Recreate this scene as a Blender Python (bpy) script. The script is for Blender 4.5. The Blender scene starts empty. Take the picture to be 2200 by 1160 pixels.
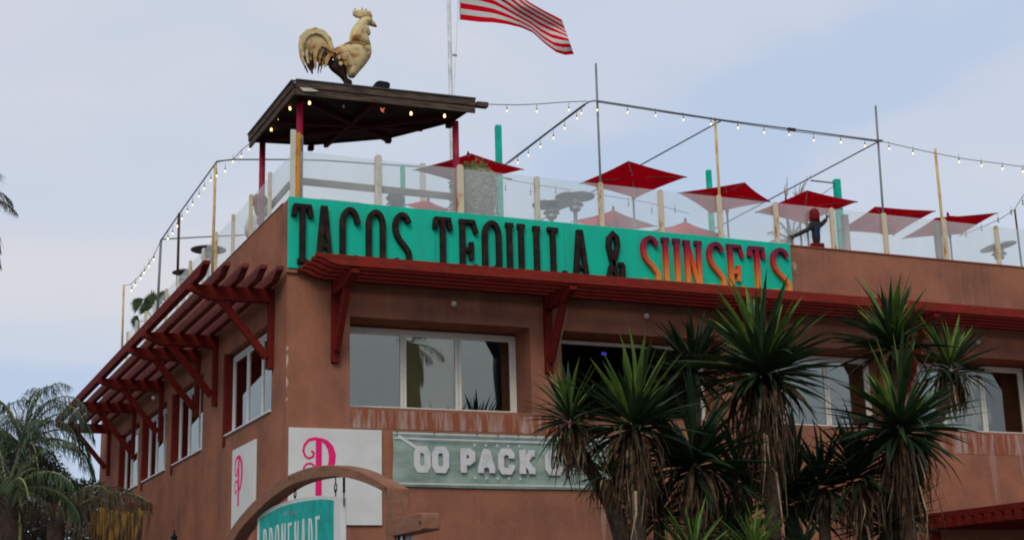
import bpy, bmesh, math, random
from mathutils import Vector, Matrix, geometry
random.seed(7)
rnd = random.uniform
C = bpy.context.scene.collection
SC = bpy.context.scene

# ------------------------------------------------------------------ camera
F = 3200.584
CAM = Vector((-5.779, -21.228, 1.6))
v1 = Vector((7400.0, -593.0, -F)).normalized()
v2 = Vector((-1450.0, -820.0, -F)).normalized()
v3 = v1.cross(v2)
ROT = Matrix((v1, v2, v3))                      # camera axes -> world axes
cd = bpy.data.cameras.new('camera'); cam = bpy.data.objects.new('camera', cd); C.objects.link(cam)
cd.sensor_width = 36; cd.lens = F / 2200 * 36; cd.clip_end = 2000; cd.clip_start = 0.05
cam.matrix_world = Matrix.Translation(CAM) @ ROT.to_4x4()
SC.camera = cam

# ------------------------------------------------------------------ world: overcast dusk sky
w = bpy.data.worlds.new('World'); SC.world = w; w.use_nodes = True
nt = w.node_tree; nt.nodes.clear()
def N(t, **k):
    n = nt.nodes.new(t)
    for a, b in k.items(): setattr(n, a, b)
    return n
L = nt.links.new
SUN_EL, SUN_AZ = math.radians(40), math.radians(214)   # azimuth clockwise from +Y
sky = N('ShaderNodeTexSky', sky_type='NISHITA', sun_disc=False)
sky.sun_elevation = SUN_EL; sky.sun_rotation = SUN_AZ
bg1 = N('ShaderNodeBackground'); bg1.inputs['Strength'].default_value = 0.09
L(sky.outputs[0], bg1.inputs['Color'])
tc = N('ShaderNodeTexCoord'); mp = N('ShaderNodeMapping'); mp.inputs['Scale'].default_value = (1.0, 1.0, 2.4)
mp.inputs['Location'].default_value = (4.7086, 6.6713, 6.0427)
L(tc.outputs['Generated'], mp.inputs['Vector'])
nz = N('ShaderNodeTexNoise'); nz.inputs['Scale'].default_value = 2.4; nz.inputs['Detail'].default_value = 4; nz.inputs['Roughness'].default_value = .45
nz.inputs['Distortion'].default_value = .4
L(mp.outputs[0], nz.inputs['Vector'])
rp = N('ShaderNodeValToRGB'); rp.color_ramp.interpolation = 'EASE'
rp.color_ramp.elements[0].position = .40; rp.color_ramp.elements[0].color = (.515, .62, .80, 1)
rp.color_ramp.elements[1].position = .72; rp.color_ramp.elements[1].color = (.72, .72, .765, 1)
e = rp.color_ramp.elements.new(.55); e.color = (.615, .675, .79, 1)
L(nz.outputs['Fac'], rp.inputs[0])
bg2 = N('ShaderNodeBackground'); bg2.inputs['Strength'].default_value = 1.0
L(rp.outputs[0], bg2.inputs['Color'])
mx = N('ShaderNodeMixShader'); mx.inputs[0].default_value = .93
L(bg1.outputs[0], mx.inputs[1]); L(bg2.outputs[0], mx.inputs[2])
wo = N('ShaderNodeOutputWorld'); L(mx.outputs[0], wo.inputs['Surface'])
# soft sun behind thin cloud
sl = bpy.data.lights.new('sun', 'SUN'); sl.energy = 1.5; sl.angle = math.radians(30); sl.color = (1, .95, .88)
so = bpy.data.objects.new('sun', sl); C.objects.link(so)
sd = Vector((math.sin(SUN_AZ) * math.cos(SUN_EL), math.cos(SUN_AZ) * math.cos(SUN_EL), math.sin(SUN_EL)))
so.rotation_euler = sd.to_track_quat('Z', 'Y').to_euler(); so.location = sd * 60
SC.view_settings.view_transform = 'Standard'; SC.view_settings.look = 'None'
SC.view_settings.exposure = 0.0; SC.view_settings.gamma = 1; SC.view_settings.use_curve_mapping = False
SC.cycles.max_bounces = 10; SC.cycles.transparent_max_bounces = 24
SC.cycles.filter_width = 1.9

# ------------------------------------------------------------------ helpers
def at(u, v, ax, val):
    d = ROT @ Vector((u - 1100, -(v - 580), -F))
    t = (val - CAM[ax]) / d[ax]
    return CAM + d * t
def fy(u, v, y=0.0): return at(u, v, 1, y)
def lx(u, v, x=0.0): return at(u, v, 0, x)
def dist(p): return (p - CAM).dot(ROT @ Vector((0, 0, -1)))
def px(p, n): return n * dist(p) / F           # n picture pixels in metres at p

def wloc(o):
    v = Vector((0, 0, 0))
    while o: v += o.location; o = o.parent
    return v
def tag(o, label=None, cat=None, group=None, kind=None):
    if label: o['label'] = label
    if cat: o['category'] = cat
    if group: o['group'] = group
    if kind: o['kind'] = kind
    return o
def thing(name, label, cat, loc=(0, 0, 0), group=None):
    o = bpy.data.objects.new(name, None); C.objects.link(o); o.location = loc; o.empty_display_size = .2
    return tag(o, label, cat, group)

class MB:
    def __init__(s): s.v = []; s.f = []; s.m = []
    def add(s, vs, fs, mi=0):
        b = len(s.v); s.v += [Vector(q) for q in vs]
        for f in fs: s.f.append([b + i for i in f]); s.m.append(mi)
        return s
    def box(s, a, b, mi=0):
        x0, y0, z0 = [min(a[i], b[i]) for i in range(3)]; x1, y1, z1 = [max(a[i], b[i]) for i in range(3)]
        return s.add([(x0,y0,z0),(x1,y0,z0),(x1,y1,z0),(x0,y1,z0),(x0,y0,z1),(x1,y0,z1),(x1,y1,z1),(x0,y1,z1)],
              [(0,3,2,1),(4,5,6,7),(0,1,5,4),(1,2,6,5),(2,3,7,6),(3,0,4,7)], mi)
    def bar(s, p, q, wd, ht, up=(0, 0, 1), mi=0):
        p = Vector(p); q = Vector(q); d = (q - p).normalized(); u = Vector(up)
        r = d.cross(u)
        if r.length < 1e-4: r = d.cross(Vector((1, 0, 0)))
        r.normalize(); u = r.cross(d)
        vs = [c + r * a * wd / 2 + u * b * ht / 2 for c in (p, q) for a, b in ((-1,-1),(1,-1),(1,1),(-1,1))]
        return s.add(vs, [(0,1,2,3)[::-1],(4,5,6,7),(0,1,5,4),(1,2,6,5),(2,3,7,6),(3,0,4,7)], mi)
    def tube(s, pts, r, n=8, cap=True, mi=0):
        pts = [Vector(p) for p in pts]; rs = r if isinstance(r, (list, tuple)) else [r] * len(pts)
        rings = []; prev = None
        for i, p in enumerate(pts):
            d = (pts[min(i + 1, len(pts) - 1)] - pts[max(i - 1, 0)]).normalized()
            if prev is None:
                a = d.cross(Vector((0, 0, 1)))
                if a.length < .05: a = d.cross(Vector((1, 0, 0)))
                a.normalize()
            else: a = (prev - d * prev.dot(d)).normalized()
            prev = a; b = d.cross(a)
            rings.append([p + (a * math.cos(t) + b * math.sin(t)) * rs[i] for t in [2 * math.pi * k / n for k in range(n)]])
        vs = [q for g in rings for q in g]; fs = []
        for i in range(len(pts) - 1):
            for k in range(n):
                fs.append((i*n+k, i*n+(k+1)%n, (i+1)*n+(k+1)%n, (i+1)*n+k))
        if cap: fs += [tuple(range(n))[::-1], tuple((len(pts)-1)*n + k for k in range(n))]
        return s.add(vs, fs, mi)
    def lathe(s, c, prof, n=24, mi=0):
        c = Vector(c); vs = []; fs = []
        for r, z in prof:
            for k in range(n):
                t = 2 * math.pi * k / n; vs.append(c + Vector((r * math.cos(t), r * math.sin(t), z)))
        for i in range(len(prof) - 1):
            for k in range(n): fs.append((i*n+k, i*n+(k+1)%n, (i+1)*n+(k+1)%n, (i+1)*n+k))
        if prof[0][0] > 1e-4: fs.append(tuple(range(n))[::-1])
        if prof[-1][0] > 1e-4: fs.append(tuple((len(prof)-1)*n + k for k in range(n)))
        return s.add(vs, fs, mi)
    def prism(s, poly, off, mi=0):
        """poly: 3-D outline; off: extrusion vector"""
        n = len(poly); off = Vector(off)
        vs = [Vector(p) for p in poly] + [Vector(p) + off for p in poly]
        fs = [tuple(range(n)), tuple(range(n, 2*n))[::-1]] + [(i, i+n, (i+1)%n+n, (i+1)%n) for i in range(n)]
        return s.add(vs, fs, mi)
    def ico(s, c, r, sub=1, sz=(1, 1, 1), mi=0):
        bm = bmesh.new(); bmesh.ops.create_icosphere(bm, subdivisions=sub, radius=1)
        bm.verts.ensure_lookup_table(); c = Vector(c)
        vs = [c + Vector((v.co.x*r*sz[0], v.co.y*r*sz[1], v.co.z*r*sz[2])) for v in bm.verts]
        fs = [[v.index for v in f.verts] for f in bm.faces]; bm.free()
        return s.add(vs, fs, mi)

def mesh_from(name, mb, mats, off=Vector((0, 0, 0)), smooth=False, bevel=0, norm=True):
    me = bpy.data.meshes.new(name)
    me.from_pydata([tuple(v - off) for v in mb.v], [], mb.f)
    for m in (mats if isinstance(mats, (list, tuple)) else [mats]): me.materials.append(m)
    if any(mb.m): me.polygons.foreach_set('material_index', mb.m)
    if norm or bevel:
        bm = bmesh.new(); bm.from_mesh(me)
        if norm: bmesh.ops.recalc_face_normals(bm, faces=bm.faces)
        if bevel: bmesh.ops.bevel(bm, geom=list(bm.edges), offset=bevel, segments=1, affect='EDGES', clamp_overlap=True)
        bm.to_mesh(me); bm.free()
    if smooth: me.polygons.foreach_set('use_smooth', [True] * len(me.polygons))
    me.update(); return me
def obj(name, mb, mats, parent=None, smooth=False, bevel=0, norm=True, loc=None):
    off = wloc(parent) if parent else Vector(loc or (0, 0, 0))
    me = mesh_from(name, mb, mats, off, smooth, bevel, norm)
    o = bpy.data.objects.new(name, me); C.objects.link(o)
    if parent: o.parent = parent
    elif loc: o.location = loc
    return o
def inst(name, me, parent, mat):
    o = bpy.data.objects.new(name, me); C.objects.link(o)
    o.parent = parent; o.matrix_local = Matrix.Translation(-wloc(parent)) @ mat
    return o
def struct(name, mb, mats, **k): return tag(obj(name, mb, mats, **k), kind='structure')

# ------------------------------------------------------------------ materials
def mat(name, c, rough=.7, c2=None, sc=6.0, lo=.4, hi=.65, bump=0.0, bsc=None, metal=0.0, spec=.08, stretch=(1, 1, 1), detail=6, trans=0.0, speck=.12):
    m = bpy.data.materials.new(name); m.use_nodes = True; t = m.node_tree; b = t.nodes['Principled BSDF']
    b.inputs['Roughness'].default_value = rough; b.inputs['Metallic'].default_value = metal
    b.inputs['Specular IOR Level'].default_value = spec
    co = t.nodes.new('ShaderNodeTexCoord'); mpn = t.nodes.new('ShaderNodeMapping'); mpn.inputs['Scale'].default_value = stretch
    t.links.new(co.outputs['Object'], mpn.inputs['Vector'])
    n1 = t.nodes.new('ShaderNodeTexNoise'); n1.inputs['Scale'].default_value = sc; n1.inputs['Detail'].default_value = detail; n1.inputs['Roughness'].default_value = .6
    t.links.new(mpn.outputs[0], n1.inputs['Vector'])
    r = t.nodes.new('ShaderNodeValToRGB'); r.color_ramp.elements[0].position = lo; r.color_ramp.elements[1].position = hi
    if c2 is None: c2 = [x * (1 - 2 * speck) for x in c]; c = [x * (1 + speck) for x in c]
    r.color_ramp.elements[0].color = (*c, 1); r.color_ramp.elements[1].color = (*c2, 1)
    t.links.new(n1.outputs['Fac'], r.inputs[0]); t.links.new(r.outputs[0], b.inputs['Base Color'])
    if bump:
        n2 = t.nodes.new('ShaderNodeTexNoise'); n2.inputs['Scale'].default_value = bsc or sc * 6; n2.inputs['Detail'].default_value = 5
        t.links.new(mpn.outputs[0], n2.inputs['Vector'])
        bp = t.nodes.new('ShaderNodeBump'); bp.inputs['Strength'].default_value = bump; bp.inputs['Distance'].default_value = .02
        t.links.new(n2.outputs['Fac'], bp.inputs['Height']); t.links.new(bp.outputs[0], b.inputs['Normal'])
    if trans:
        b.inputs['Transmission Weight'].default_value = 0
        tr = t.nodes.new('ShaderNodeBsdfTranslucent'); t.links.new(r.outputs[0], tr.inputs['Color'])
        ms = t.nodes.new('ShaderNodeMixShader'); ms.inputs[0].default_value = trans
        out = t.nodes['Material Output']; t.links.new(b.outputs[0], ms.inputs[1]); t.links.new(tr.outputs[0], ms.inputs[2]); t.links.new(ms.outputs[0], out.inputs['Surface'])
    return m
def emit(name, c, s):
    m = bpy.data.materials.new(name); m.use_nodes = True; b = m.node_tree.nodes['Principled BSDF']
    b.inputs['Base Color'].default_value = (*c, 1); b.inputs['Emission Color'].default_value = (*c, 1); b.inputs['Emission Strength'].default_value = s
    return m
def stucco():
    """brown render: broad mottling, vertical weather streaks, fine relief"""
    m = mat('stucco', (.355, .143, .083), .92, (.225, .098, .066), sc=1.1, lo=.38, hi=.66, bump=.4, bsc=38, spec=.03)
    t = m.node_tree; b = t.nodes['Principled BSDF']; ramp = [n for n in t.nodes if n.type == 'VALTORGB'][0]
    co = [n for n in t.nodes if n.type == 'TEX_COORD'][0]
    mp2 = t.nodes.new('ShaderNodeMapping'); mp2.inputs['Scale'].default_value = (5.5, 5.5, .22)
    t.links.new(co.outputs['Object'], mp2.inputs['Vector'])
    n2 = t.nodes.new('ShaderNodeTexNoise'); n2.inputs['Scale'].default_value = 1.6; n2.inputs['Detail'].default_value = 5
    t.links.new(mp2.outputs[0], n2.inputs['Vector'])
    r2 = t.nodes.new('ShaderNodeValToRGB'); r2.color_ramp.elements[0].position = .56; r2.color_ramp.elements[1].position = .78
    r2.color_ramp.elements[0].color = (0, 0, 0, 1); r2.color_ramp.elements[1].color = (.55, .55, .55, 1)
    t.links.new(n2.outputs['Fac'], r2.inputs[0])
    mxc = t.nodes.new('ShaderNodeMixRGB'); mxc.inputs['Color2'].default_value = (.36, .19, .14, 1)
    t.links.new(r2.outputs[0], mxc.inputs['Fac']); t.links.new(ramp.outputs[0], mxc.inputs['Color1'])
    n3 = t.nodes.new('ShaderNodeTexNoise'); n3.inputs['Scale'].default_value = 17; n3.inputs['Detail'].default_value = 8; n3.inputs['Roughness'].default_value = .7
    t.links.new(co.outputs['Object'], n3.inputs['Vector'])
    m3 = t.nodes.new('ShaderNodeMapRange'); m3.inputs[1].default_value = .3; m3.inputs[2].default_value = .7; m3.inputs[3].default_value = .90; m3.inputs[4].default_value = 1.06
    t.links.new(n3.outputs['Fac'], m3.inputs[0])
    mu = t.nodes.new('ShaderNodeMixRGB'); mu.blend_type = 'MULTIPLY'; mu.inputs['Fac'].default_value = 1
    t.links.new(mxc.outputs[0], mu.inputs['Color1']); t.links.new(m3.outputs[0], mu.inputs['Color2'])
    t.links.new(mu.outputs[0], b.inputs['Base Color'])
    return m
M = {}
M['stucco'] = stucco()
M['pier'] = mat('stucco_inner', (.28, .10, .048), .9, bump=.3, sc=2, bsc=40, spec=.03)
M['streak'] = mat('lime_streaked_render', (.27, .085, .045), .9, (.45, .36, .30), sc=3.4, lo=.46, hi=.72, stretch=(2.6, 1, .35), bump=.25, bsc=30, spec=.1)
M['red'] = mat('red_painted_wood', (.165, .014, .009), .8, (.095, .012, .009), sc=7, lo=.4, hi=.66, bump=.45, stretch=(1, 1, 3), bsc=22)
M['redl'] = mat('red_sunfaded_wood', (.235, .022, .014), .8, (.13, .022, .014), sc=9, lo=.42, hi=.66, bump=.5, bsc=30, stretch=(.35, 1, 1.6))
M['redplum'] = mat('plum_red_wood', (.17, .040, .031), .75, (.115, .022, .018), sc=6, bump=.2)
M['maroon'] = mat('maroon_painted_steel', (.26, .012, .035), .5, (.34, .06, .08), sc=5, lo=.5, hi=.75, stretch=(1, 1, .4))
M['teal'] = mat('teal_painted_board', (.010, .50, .315), .6, (.022, .375, .265), sc=1.8, stretch=(2.2, 1, .5), lo=.42, hi=.8, bump=.06, bsc=30)
M['tealpost'] = mat('teal_painted_post', (.010, .44, .30), .5)
M['tealsign'] = mat('teal_sign_enamel', (.008, .36, .30), .5)
M['letter'] = mat('dark_rusted_letter_steel', (.020, .013, .012), .55, (.060, .028, .017), sc=9, lo=.45, hi=.75, bump=.2, metal=.2)
M['white'] = mat('white_window_paint', (.80, .77, .67), .5, (.66, .61, .50), sc=8, lo=.5, hi=.8)
M['whitel'] = mat('white_upvc', (.70, .70, .68), .45, (.6, .6, .57), sc=6, lo=.5, hi=.8)
M['panel'] = mat('white_sign_panel', (.68, .67, .63), .5, (.60, .585, .54), sc=2, lo=.4, hi=.7)
M['pink'] = mat('pink_vinyl', (.80, .020, .16), .5, speck=.05)
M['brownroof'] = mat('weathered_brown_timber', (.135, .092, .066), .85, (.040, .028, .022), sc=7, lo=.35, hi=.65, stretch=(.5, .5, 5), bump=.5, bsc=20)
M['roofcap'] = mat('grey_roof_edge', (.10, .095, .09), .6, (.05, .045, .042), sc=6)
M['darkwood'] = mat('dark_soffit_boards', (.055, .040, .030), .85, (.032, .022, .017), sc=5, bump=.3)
M['cream'] = mat('peeling_cream_post', (.62, .52, .36), .75, (.42, .17, .04), sc=5, lo=.52, hi=.66, stretch=(1.5, 1.5, .7), bump=.2)
M['creamw'] = mat('pale_cream_post', (.60, .56, .47), .75, (.46, .39, .27), sc=5, lo=.5, hi=.7, stretch=(1.5, 1.5, .7), bump=.2)
M['orange'] = mat('orange_stained_post', (.62, .27, .03), .75, (.34, .12, .03), sc=5, lo=.45, hi=.7, stretch=(1.5, 1.5, .7), bump=.2)
M['railwood'] = mat('grey_brown_rail', (.20, .155, .11), .8, (.14, .11, .08), sc=6)
M['pipe'] = mat('galvanised_pipe', (.23, .245, .25), .5, (.17, .18, .185), sc=3, metal=.2)
M['pipey'] = mat('rust_flaked_cream_pipe', (.60, .46, .20), .6, (.50, .20, .04), sc=6, lo=.48, hi=.7, stretch=(1, 1, .5))
M['pipered'] = mat('dark_red_pipe', (.11, .035, .03), .6, (.06, .03, .03), sc=6)
M['cable'] = mat('dark_cable', (.05, .055, .055), .6)
M['umb'] = mat('red_canopy_cloth', (.23, .001, .004), .95, (.17, .001, .004), sc=3, trans=.14, bump=.1, bsc=120, spec=0)
M['umbp'] = mat('red_pink_canopy_cloth', (.62, .05, .045), .9, (.54, .04, .04), sc=3, trans=.15, spec=0)
M['steel'] = mat('brushed_steel', (.36, .37, .33), .4, metal=.7)
M['heaterd'] = mat('dark_bronze_heater', (.045, .05, .042), .45, (.09, .07, .04), sc=6, metal=.5)
M['pole'] = mat('white_flagpole_paint', (.66, .68, .66), .4)
M['black'] = mat('black_plastic', (.012, .013, .015), .45)
M['gold'] = mat('aged_gold_metal', (.62, .49, .25), .6, (.30, .12, .035), sc=7.5, lo=.47, hi=.64, bump=.35, metal=.15)
M['goldd'] = mat('rust_and_shade_metal', (.035, .018, .012), .6, (.11, .045, .02), sc=9, lo=.5, hi=.75, metal=.2)  # rusted dark metal; also paints the shade under body and tail
M['goldr'] = mat('rusty_gold_metal', (.50, .33, .13), .55, (.34, .12, .035), sc=7, lo=.45, hi=.66, bump=.2, metal=.25)
M['arch'] = mat('brown_arch_timber', (.27, .125, .075), .8, (.20, .092, .056), sc=5, stretch=(3, .6, 3), bump=.25, bsc=20)
M['ivy'] = mat('ivy_leaf', (.22, .24, .08), .6, (.30, .27, .12), sc=7, lo=.4, hi=.65, trans=.2)
M['ivyd'] = mat('dry_ivy_leaf', (.36, .32, .18), .8, (.22, .21, .10), sc=9)
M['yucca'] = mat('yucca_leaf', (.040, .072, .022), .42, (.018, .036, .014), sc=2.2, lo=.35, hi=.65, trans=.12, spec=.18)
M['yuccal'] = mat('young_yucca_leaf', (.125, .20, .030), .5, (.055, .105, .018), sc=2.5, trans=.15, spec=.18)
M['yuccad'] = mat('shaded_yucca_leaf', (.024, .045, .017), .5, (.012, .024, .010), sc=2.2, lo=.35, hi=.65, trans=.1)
M['dead'] = mat('dead_yucca_leaf', (.095, .058, .032), .9, (.02, .012, .008), sc=9, lo=.38, hi=.66, trans=.1)
M['dead2'] = mat('straw_dead_leaf', (.36, .26, .16), .9, (.15, .095, .055), sc=9, lo=.4, hi=.7, trans=.1)
M['trunk'] = mat('fibrous_trunk', (.09, .062, .045), .95, (.045, .03, .022), sc=12, bump=.8, bsc=30)
M['frond'] = mat('palm_frond_green', (.065, .098, .042), .6, (.032, .05, .024), sc=2.5, trans=.15)
M['frondb'] = mat('palm_frond_blue_green', (.085, .115, .078), .6, (.04, .06, .042), sc=2.5, trans=.15)
M['frondd'] = mat('dry_palm_frond', (.10, .07, .048), .9, (.05, .038, .028), sc=3, trans=.1)
M['frondm'] = mat('half_dry_frond', (.085, .095, .045), .7, (.09, .06, .04), sc=5, lo=.42, hi=.6, trans=.12)
M['rachis'] = mat('pale_green_stalk', (.20, .21, .09), .6)
M['straw'] = mat('golden_palm_boots', (.19, .10, .02), .9, (.03, .02, .012), sc=5, lo=.38, hi=.56, stretch=(6, 6, .8), bump=.5)
M['shrub'] = mat('dark_shrub_leaf', (.030, .042, .022), .65, (.045, .035, .025), sc=1.4, trans=.15)
M['skin'] = mat('skin', (.42, .23, .15), .6)
M['hairdark'] = mat('dark_hair', (.02, .017, .017), .6, bump=.5, bsc=60)
M['hairred'] = mat('auburn_hair', (.15, .045, .022), .6, bump=.5, bsc=60)
M['clothw'] = mat('white_shirt_cloth', (.62, .64, .68), .85)
M['clothd'] = mat('dark_cloth', (.05, .05, .055), .85)
M['clothr'] = mat('maroon_cloth', (.16, .03, .025), .85)
M['figd'] = mat('dark_carved_wood', (.045, .038, .028), .7, (.02, .02, .02), sc=8, bump=.5)
M['figr'] = mat('dark_red_paint', (.16, .01, .012), .6)
M['figb'] = mat('blue_paint', (.015, .04, .12), .6)
M['deck'] = mat('roof_deck', (.18, .17, .16), .9)
M['inner'] = mat('dim_interior_plaster', (.055, .042, .035), .95)  # plaster darkened so the room dimness sits in the colour
M['warmrefl'] = mat('painted_warm_reflection', (.80, .66, .36), .9, (.66, .55, .33), sc=1.2)  # sheet colour standing in for a reflected sunset cloud
M['bark'] = mat('grey_bark', (.12, .09, .075), .9)
M['ground'] = mat('ground_soil', (.10, .085, .06), .95, (.07, .06, .04), sc=.4)
M['asphalt'] = mat('asphalt', (.05, .05, .052), .9, bump=.3, sc=4, bsc=120)
M['concrete'] = mat('pavement_concrete', (.16, .15, .14), .9, sc=1.5)
M['kerb'] = mat('kerb_stone', (.34, .33, .31), .9)
M['paint'] = mat('road_paint', (.75, .74, .7), .8)
M['flagr'] = mat('flag_red', (.62, .006, .016), .85, speck=.03, trans=.2, spec=0)
M['flagw'] = mat('flag_white', (.60, .58, .53), .75, speck=.03, trans=.2)
M['flagb'] = mat('flag_blue', (.02, .03, .16), .75, speck=.03, trans=.2)
M['bulblit'] = emit('lit_warm_bulb', (1, .62, .22), 5.0)
M['bulbdim'] = emit('dim_warm_bulb', (1, .86, .62), .75)
M['bulbred'] = emit('red_lamp', (1, .24, .12), .5)
M['roomlamp'] = emit('room_lamp', (1, .8, .55), 2.0)
M['roomteal'] = emit('teal_room_lamp', (.2, .9, .8), 1.5)
M['roomblue'] = emit('blue_room_lamp', (.08, .06, .6), .6)
m = mat('bulb_glass', (.70, .68, .60), .15, speck=.02, trans=.5); M['bulb'] = m
def glassmat(name, gl, tint, gcol=(1, 1, 1), rough=.01):
    m = bpy.data.materials.new(name); m.use_nodes = True; t = m.node_tree; t.nodes.clear()
    o = t.nodes.new('ShaderNodeOutputMaterial'); g = t.nodes.new('ShaderNodeBsdfGlossy'); g.inputs['Roughness'].default_value = rough; g.inputs['Color'].default_value = (*gcol, 1)
    tr = t.nodes.new('ShaderNodeBsdfTransparent'); tr.inputs['Color'].default_value = (*tint, 1)
    fr = t.nodes.new('ShaderNodeFresnel'); fr.inputs['IOR'].default_value = 1.5
    ad = t.nodes.new('ShaderNodeMath'); ad.operation = 'ADD'; ad.use_clamp = True; ad.inputs[1].default_value = gl
    t.links.new(fr.outputs[0], ad.inputs[0])
    # slight ripple in the sheet
    nzz = t.nodes.new('ShaderNodeTexNoise'); nzz.inputs['Scale'].default_value = .9; nzz.inputs['Detail'].default_value = 1
    cc = t.nodes.new('ShaderNodeTexCoord'); t.links.new(cc.outputs['Object'], nzz.inputs['Vector'])
    bp = t.nodes.new('ShaderNodeBump'); bp.inputs['Strength'].default_value = .02; bp.inputs['Distance'].default_value = .1
    t.links.new(nzz.outputs['Fac'], bp.inputs['Height']); t.links.new(bp.outputs[0], g.inputs['Normal'])
    ms = t.nodes.new('ShaderNodeMixShader'); t.links.new(ad.outputs[0], ms.inputs[0]); t.links.new(tr.outputs[0], ms.inputs[1]); t.links.new(g.outputs[0], ms.inputs[2])
    t.links.new(ms.outputs[0], o.inputs['Surface']); return m
M['pane'] = glassmat('window_glass', .14, (.75, .77, .72), (.92, .90, .80))
def hazeglass():
    """white-hazed deck glass: see-through, milky"""
    m = bpy.data.materials.new('white_hazed_glass'); m.use_nodes = True; t = m.node_tree; t.nodes.clear()
    o = t.nodes.new('ShaderNodeOutputMaterial'); tr = t.nodes.new('ShaderNodeBsdfTransparent'); tr.inputs['Color'].default_value = (.96, .985, .975, 1)
    d = t.nodes.new('ShaderNodeBsdfDiffuse'); d.inputs['Color'].default_value = (.95, .94, .89, 1)
    tl = t.nodes.new('ShaderNodeBsdfTranslucent'); tl.inputs['Color'].default_value = (.95, .94, .89, 1)
    g = t.nodes.new('ShaderNodeBsdfGlossy'); g.inputs['Roughness'].default_value = .03
    a = t.nodes.new('ShaderNodeMixShader'); a.inputs[0].default_value = .35; t.links.new(d.outputs[0], a.inputs[1]); t.links.new(tl.outputs[0], a.inputs[2])
    nz_ = t.nodes.new('ShaderNodeTexNoise'); nz_.inputs['Scale'].default_value = 1.4; nz_.inputs['Detail'].default_value = 6
    cc = t.nodes.new('ShaderNodeTexCoord'); t.links.new(cc.outputs['Object'], nz_.inputs['Vector'])
    mr = t.nodes.new('ShaderNodeMapRange'); mr.inputs[1].default_value = .3; mr.inputs[2].default_value = .7; mr.inputs[3].default_value = .12; mr.inputs[4].default_value = .22
    t.links.new(nz_.outputs['Fac'], mr.inputs[0])
    b = t.nodes.new('ShaderNodeMixShader'); t.links.new(mr.outputs[0], b.inputs[0]); t.links.new(tr.outputs[0], b.inputs[1]); t.links.new(a.outputs[0], b.inputs[2])
    c = t.nodes.new('ShaderNodeMixShader'); c.inputs[0].default_value = .07; t.links.new(b.outputs[0], c.inputs[1]); t.links.new(g.outputs[0], c.inputs[2])
    t.links.new(c.outputs[0], o.inputs['Surface']); return m
M['haze'] = hazeglass()
def sunset():
    """plum to red to orange fade painted on the letters, by height on the board"""
    m = mat('sunset_fade_paint', (1, 1, 1), .5, bump=.15, sc=9); t = m.node_tree; b = t.nodes['Principled BSDF']
    co = [n for n in t.nodes if n.type == 'TEX_COORD'][0]; sp = t.nodes.new('ShaderNodeSeparateXYZ'); t.links.new(co.outputs['Object'], sp.inputs[0])
    mr = t.nodes.new('ShaderNodeMapRange'); mr.inputs[1].default_value = .12; mr.inputs[2].default_value = 1.0; t.links.new(sp.outputs['Z'], mr.inputs[0])
    r = t.nodes.new('ShaderNodeValToRGB'); el = r.color_ramp.elements
    el[0].position = 0; el[0].color = (.80, .30, .05, 1); el[1].position = 1; el[1].color = (.11, .02, .045, 1)
    for p, c in ((.35, (.72, .19, .04)), (.6, (.60, .07, .03)), (.8, (.40, .012, .035))):
        q = el.new(p); q.color = (*c, 1)
    t.links.new(mr.outputs[0], r.inputs[0]); t.links.new(r.outputs[0], b.inputs['Base Color']); return m
M['sunset'] = sunset()
def banner_mat():
    m = mat('faded_green_banner', (.20, .285, .225), .6, (.36, .42, .36), sc=3.2, lo=.35, hi=.7, stretch=(1, 1, 2), bump=.1, bsc=5); return m
M['banner'] = banner_mat()
M['bannerw'] = mat('faded_white_print', (.62, .60, .59), .7, (.44, .47, .44), sc=7, lo=.5, hi=.75)

# ------------------------------------------------------------------ ground, road, pavement
X1, Y1 = 17.2, 17.8                # building extent
struct('ground', MB().box((-400, -400, -.3), (400, 500, 0)), M['ground'])
struct('pavement', MB().box((-7.5, -12.5, .002), (40, 0.0, .12)).box((-7.5, 0.0, .002), (0.0, 60, .12)), M['concrete'])
struct('kerb', MB().box((-7.65, -12.65, .001), (40, -12.5, .14)).box((-7.65, -12.5, .001), (-7.5, 60, .14)), M['kerb'])
struct('road', MB().box((-60, -26, -.05), (60, -12.65, .006)), M['asphalt'])
struct('road_marking', MB().add([(x, y, .010) for k in range(-12, 13) for x, y in ((k*4.5, -19.35), (k*4.5+2.2, -19.35), (k*4.5+2.2, -19.22), (k*4.5, -19.22))],
       [tuple(range(4*i, 4*i+4)) for i in range(25)]), M['paint'])

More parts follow.
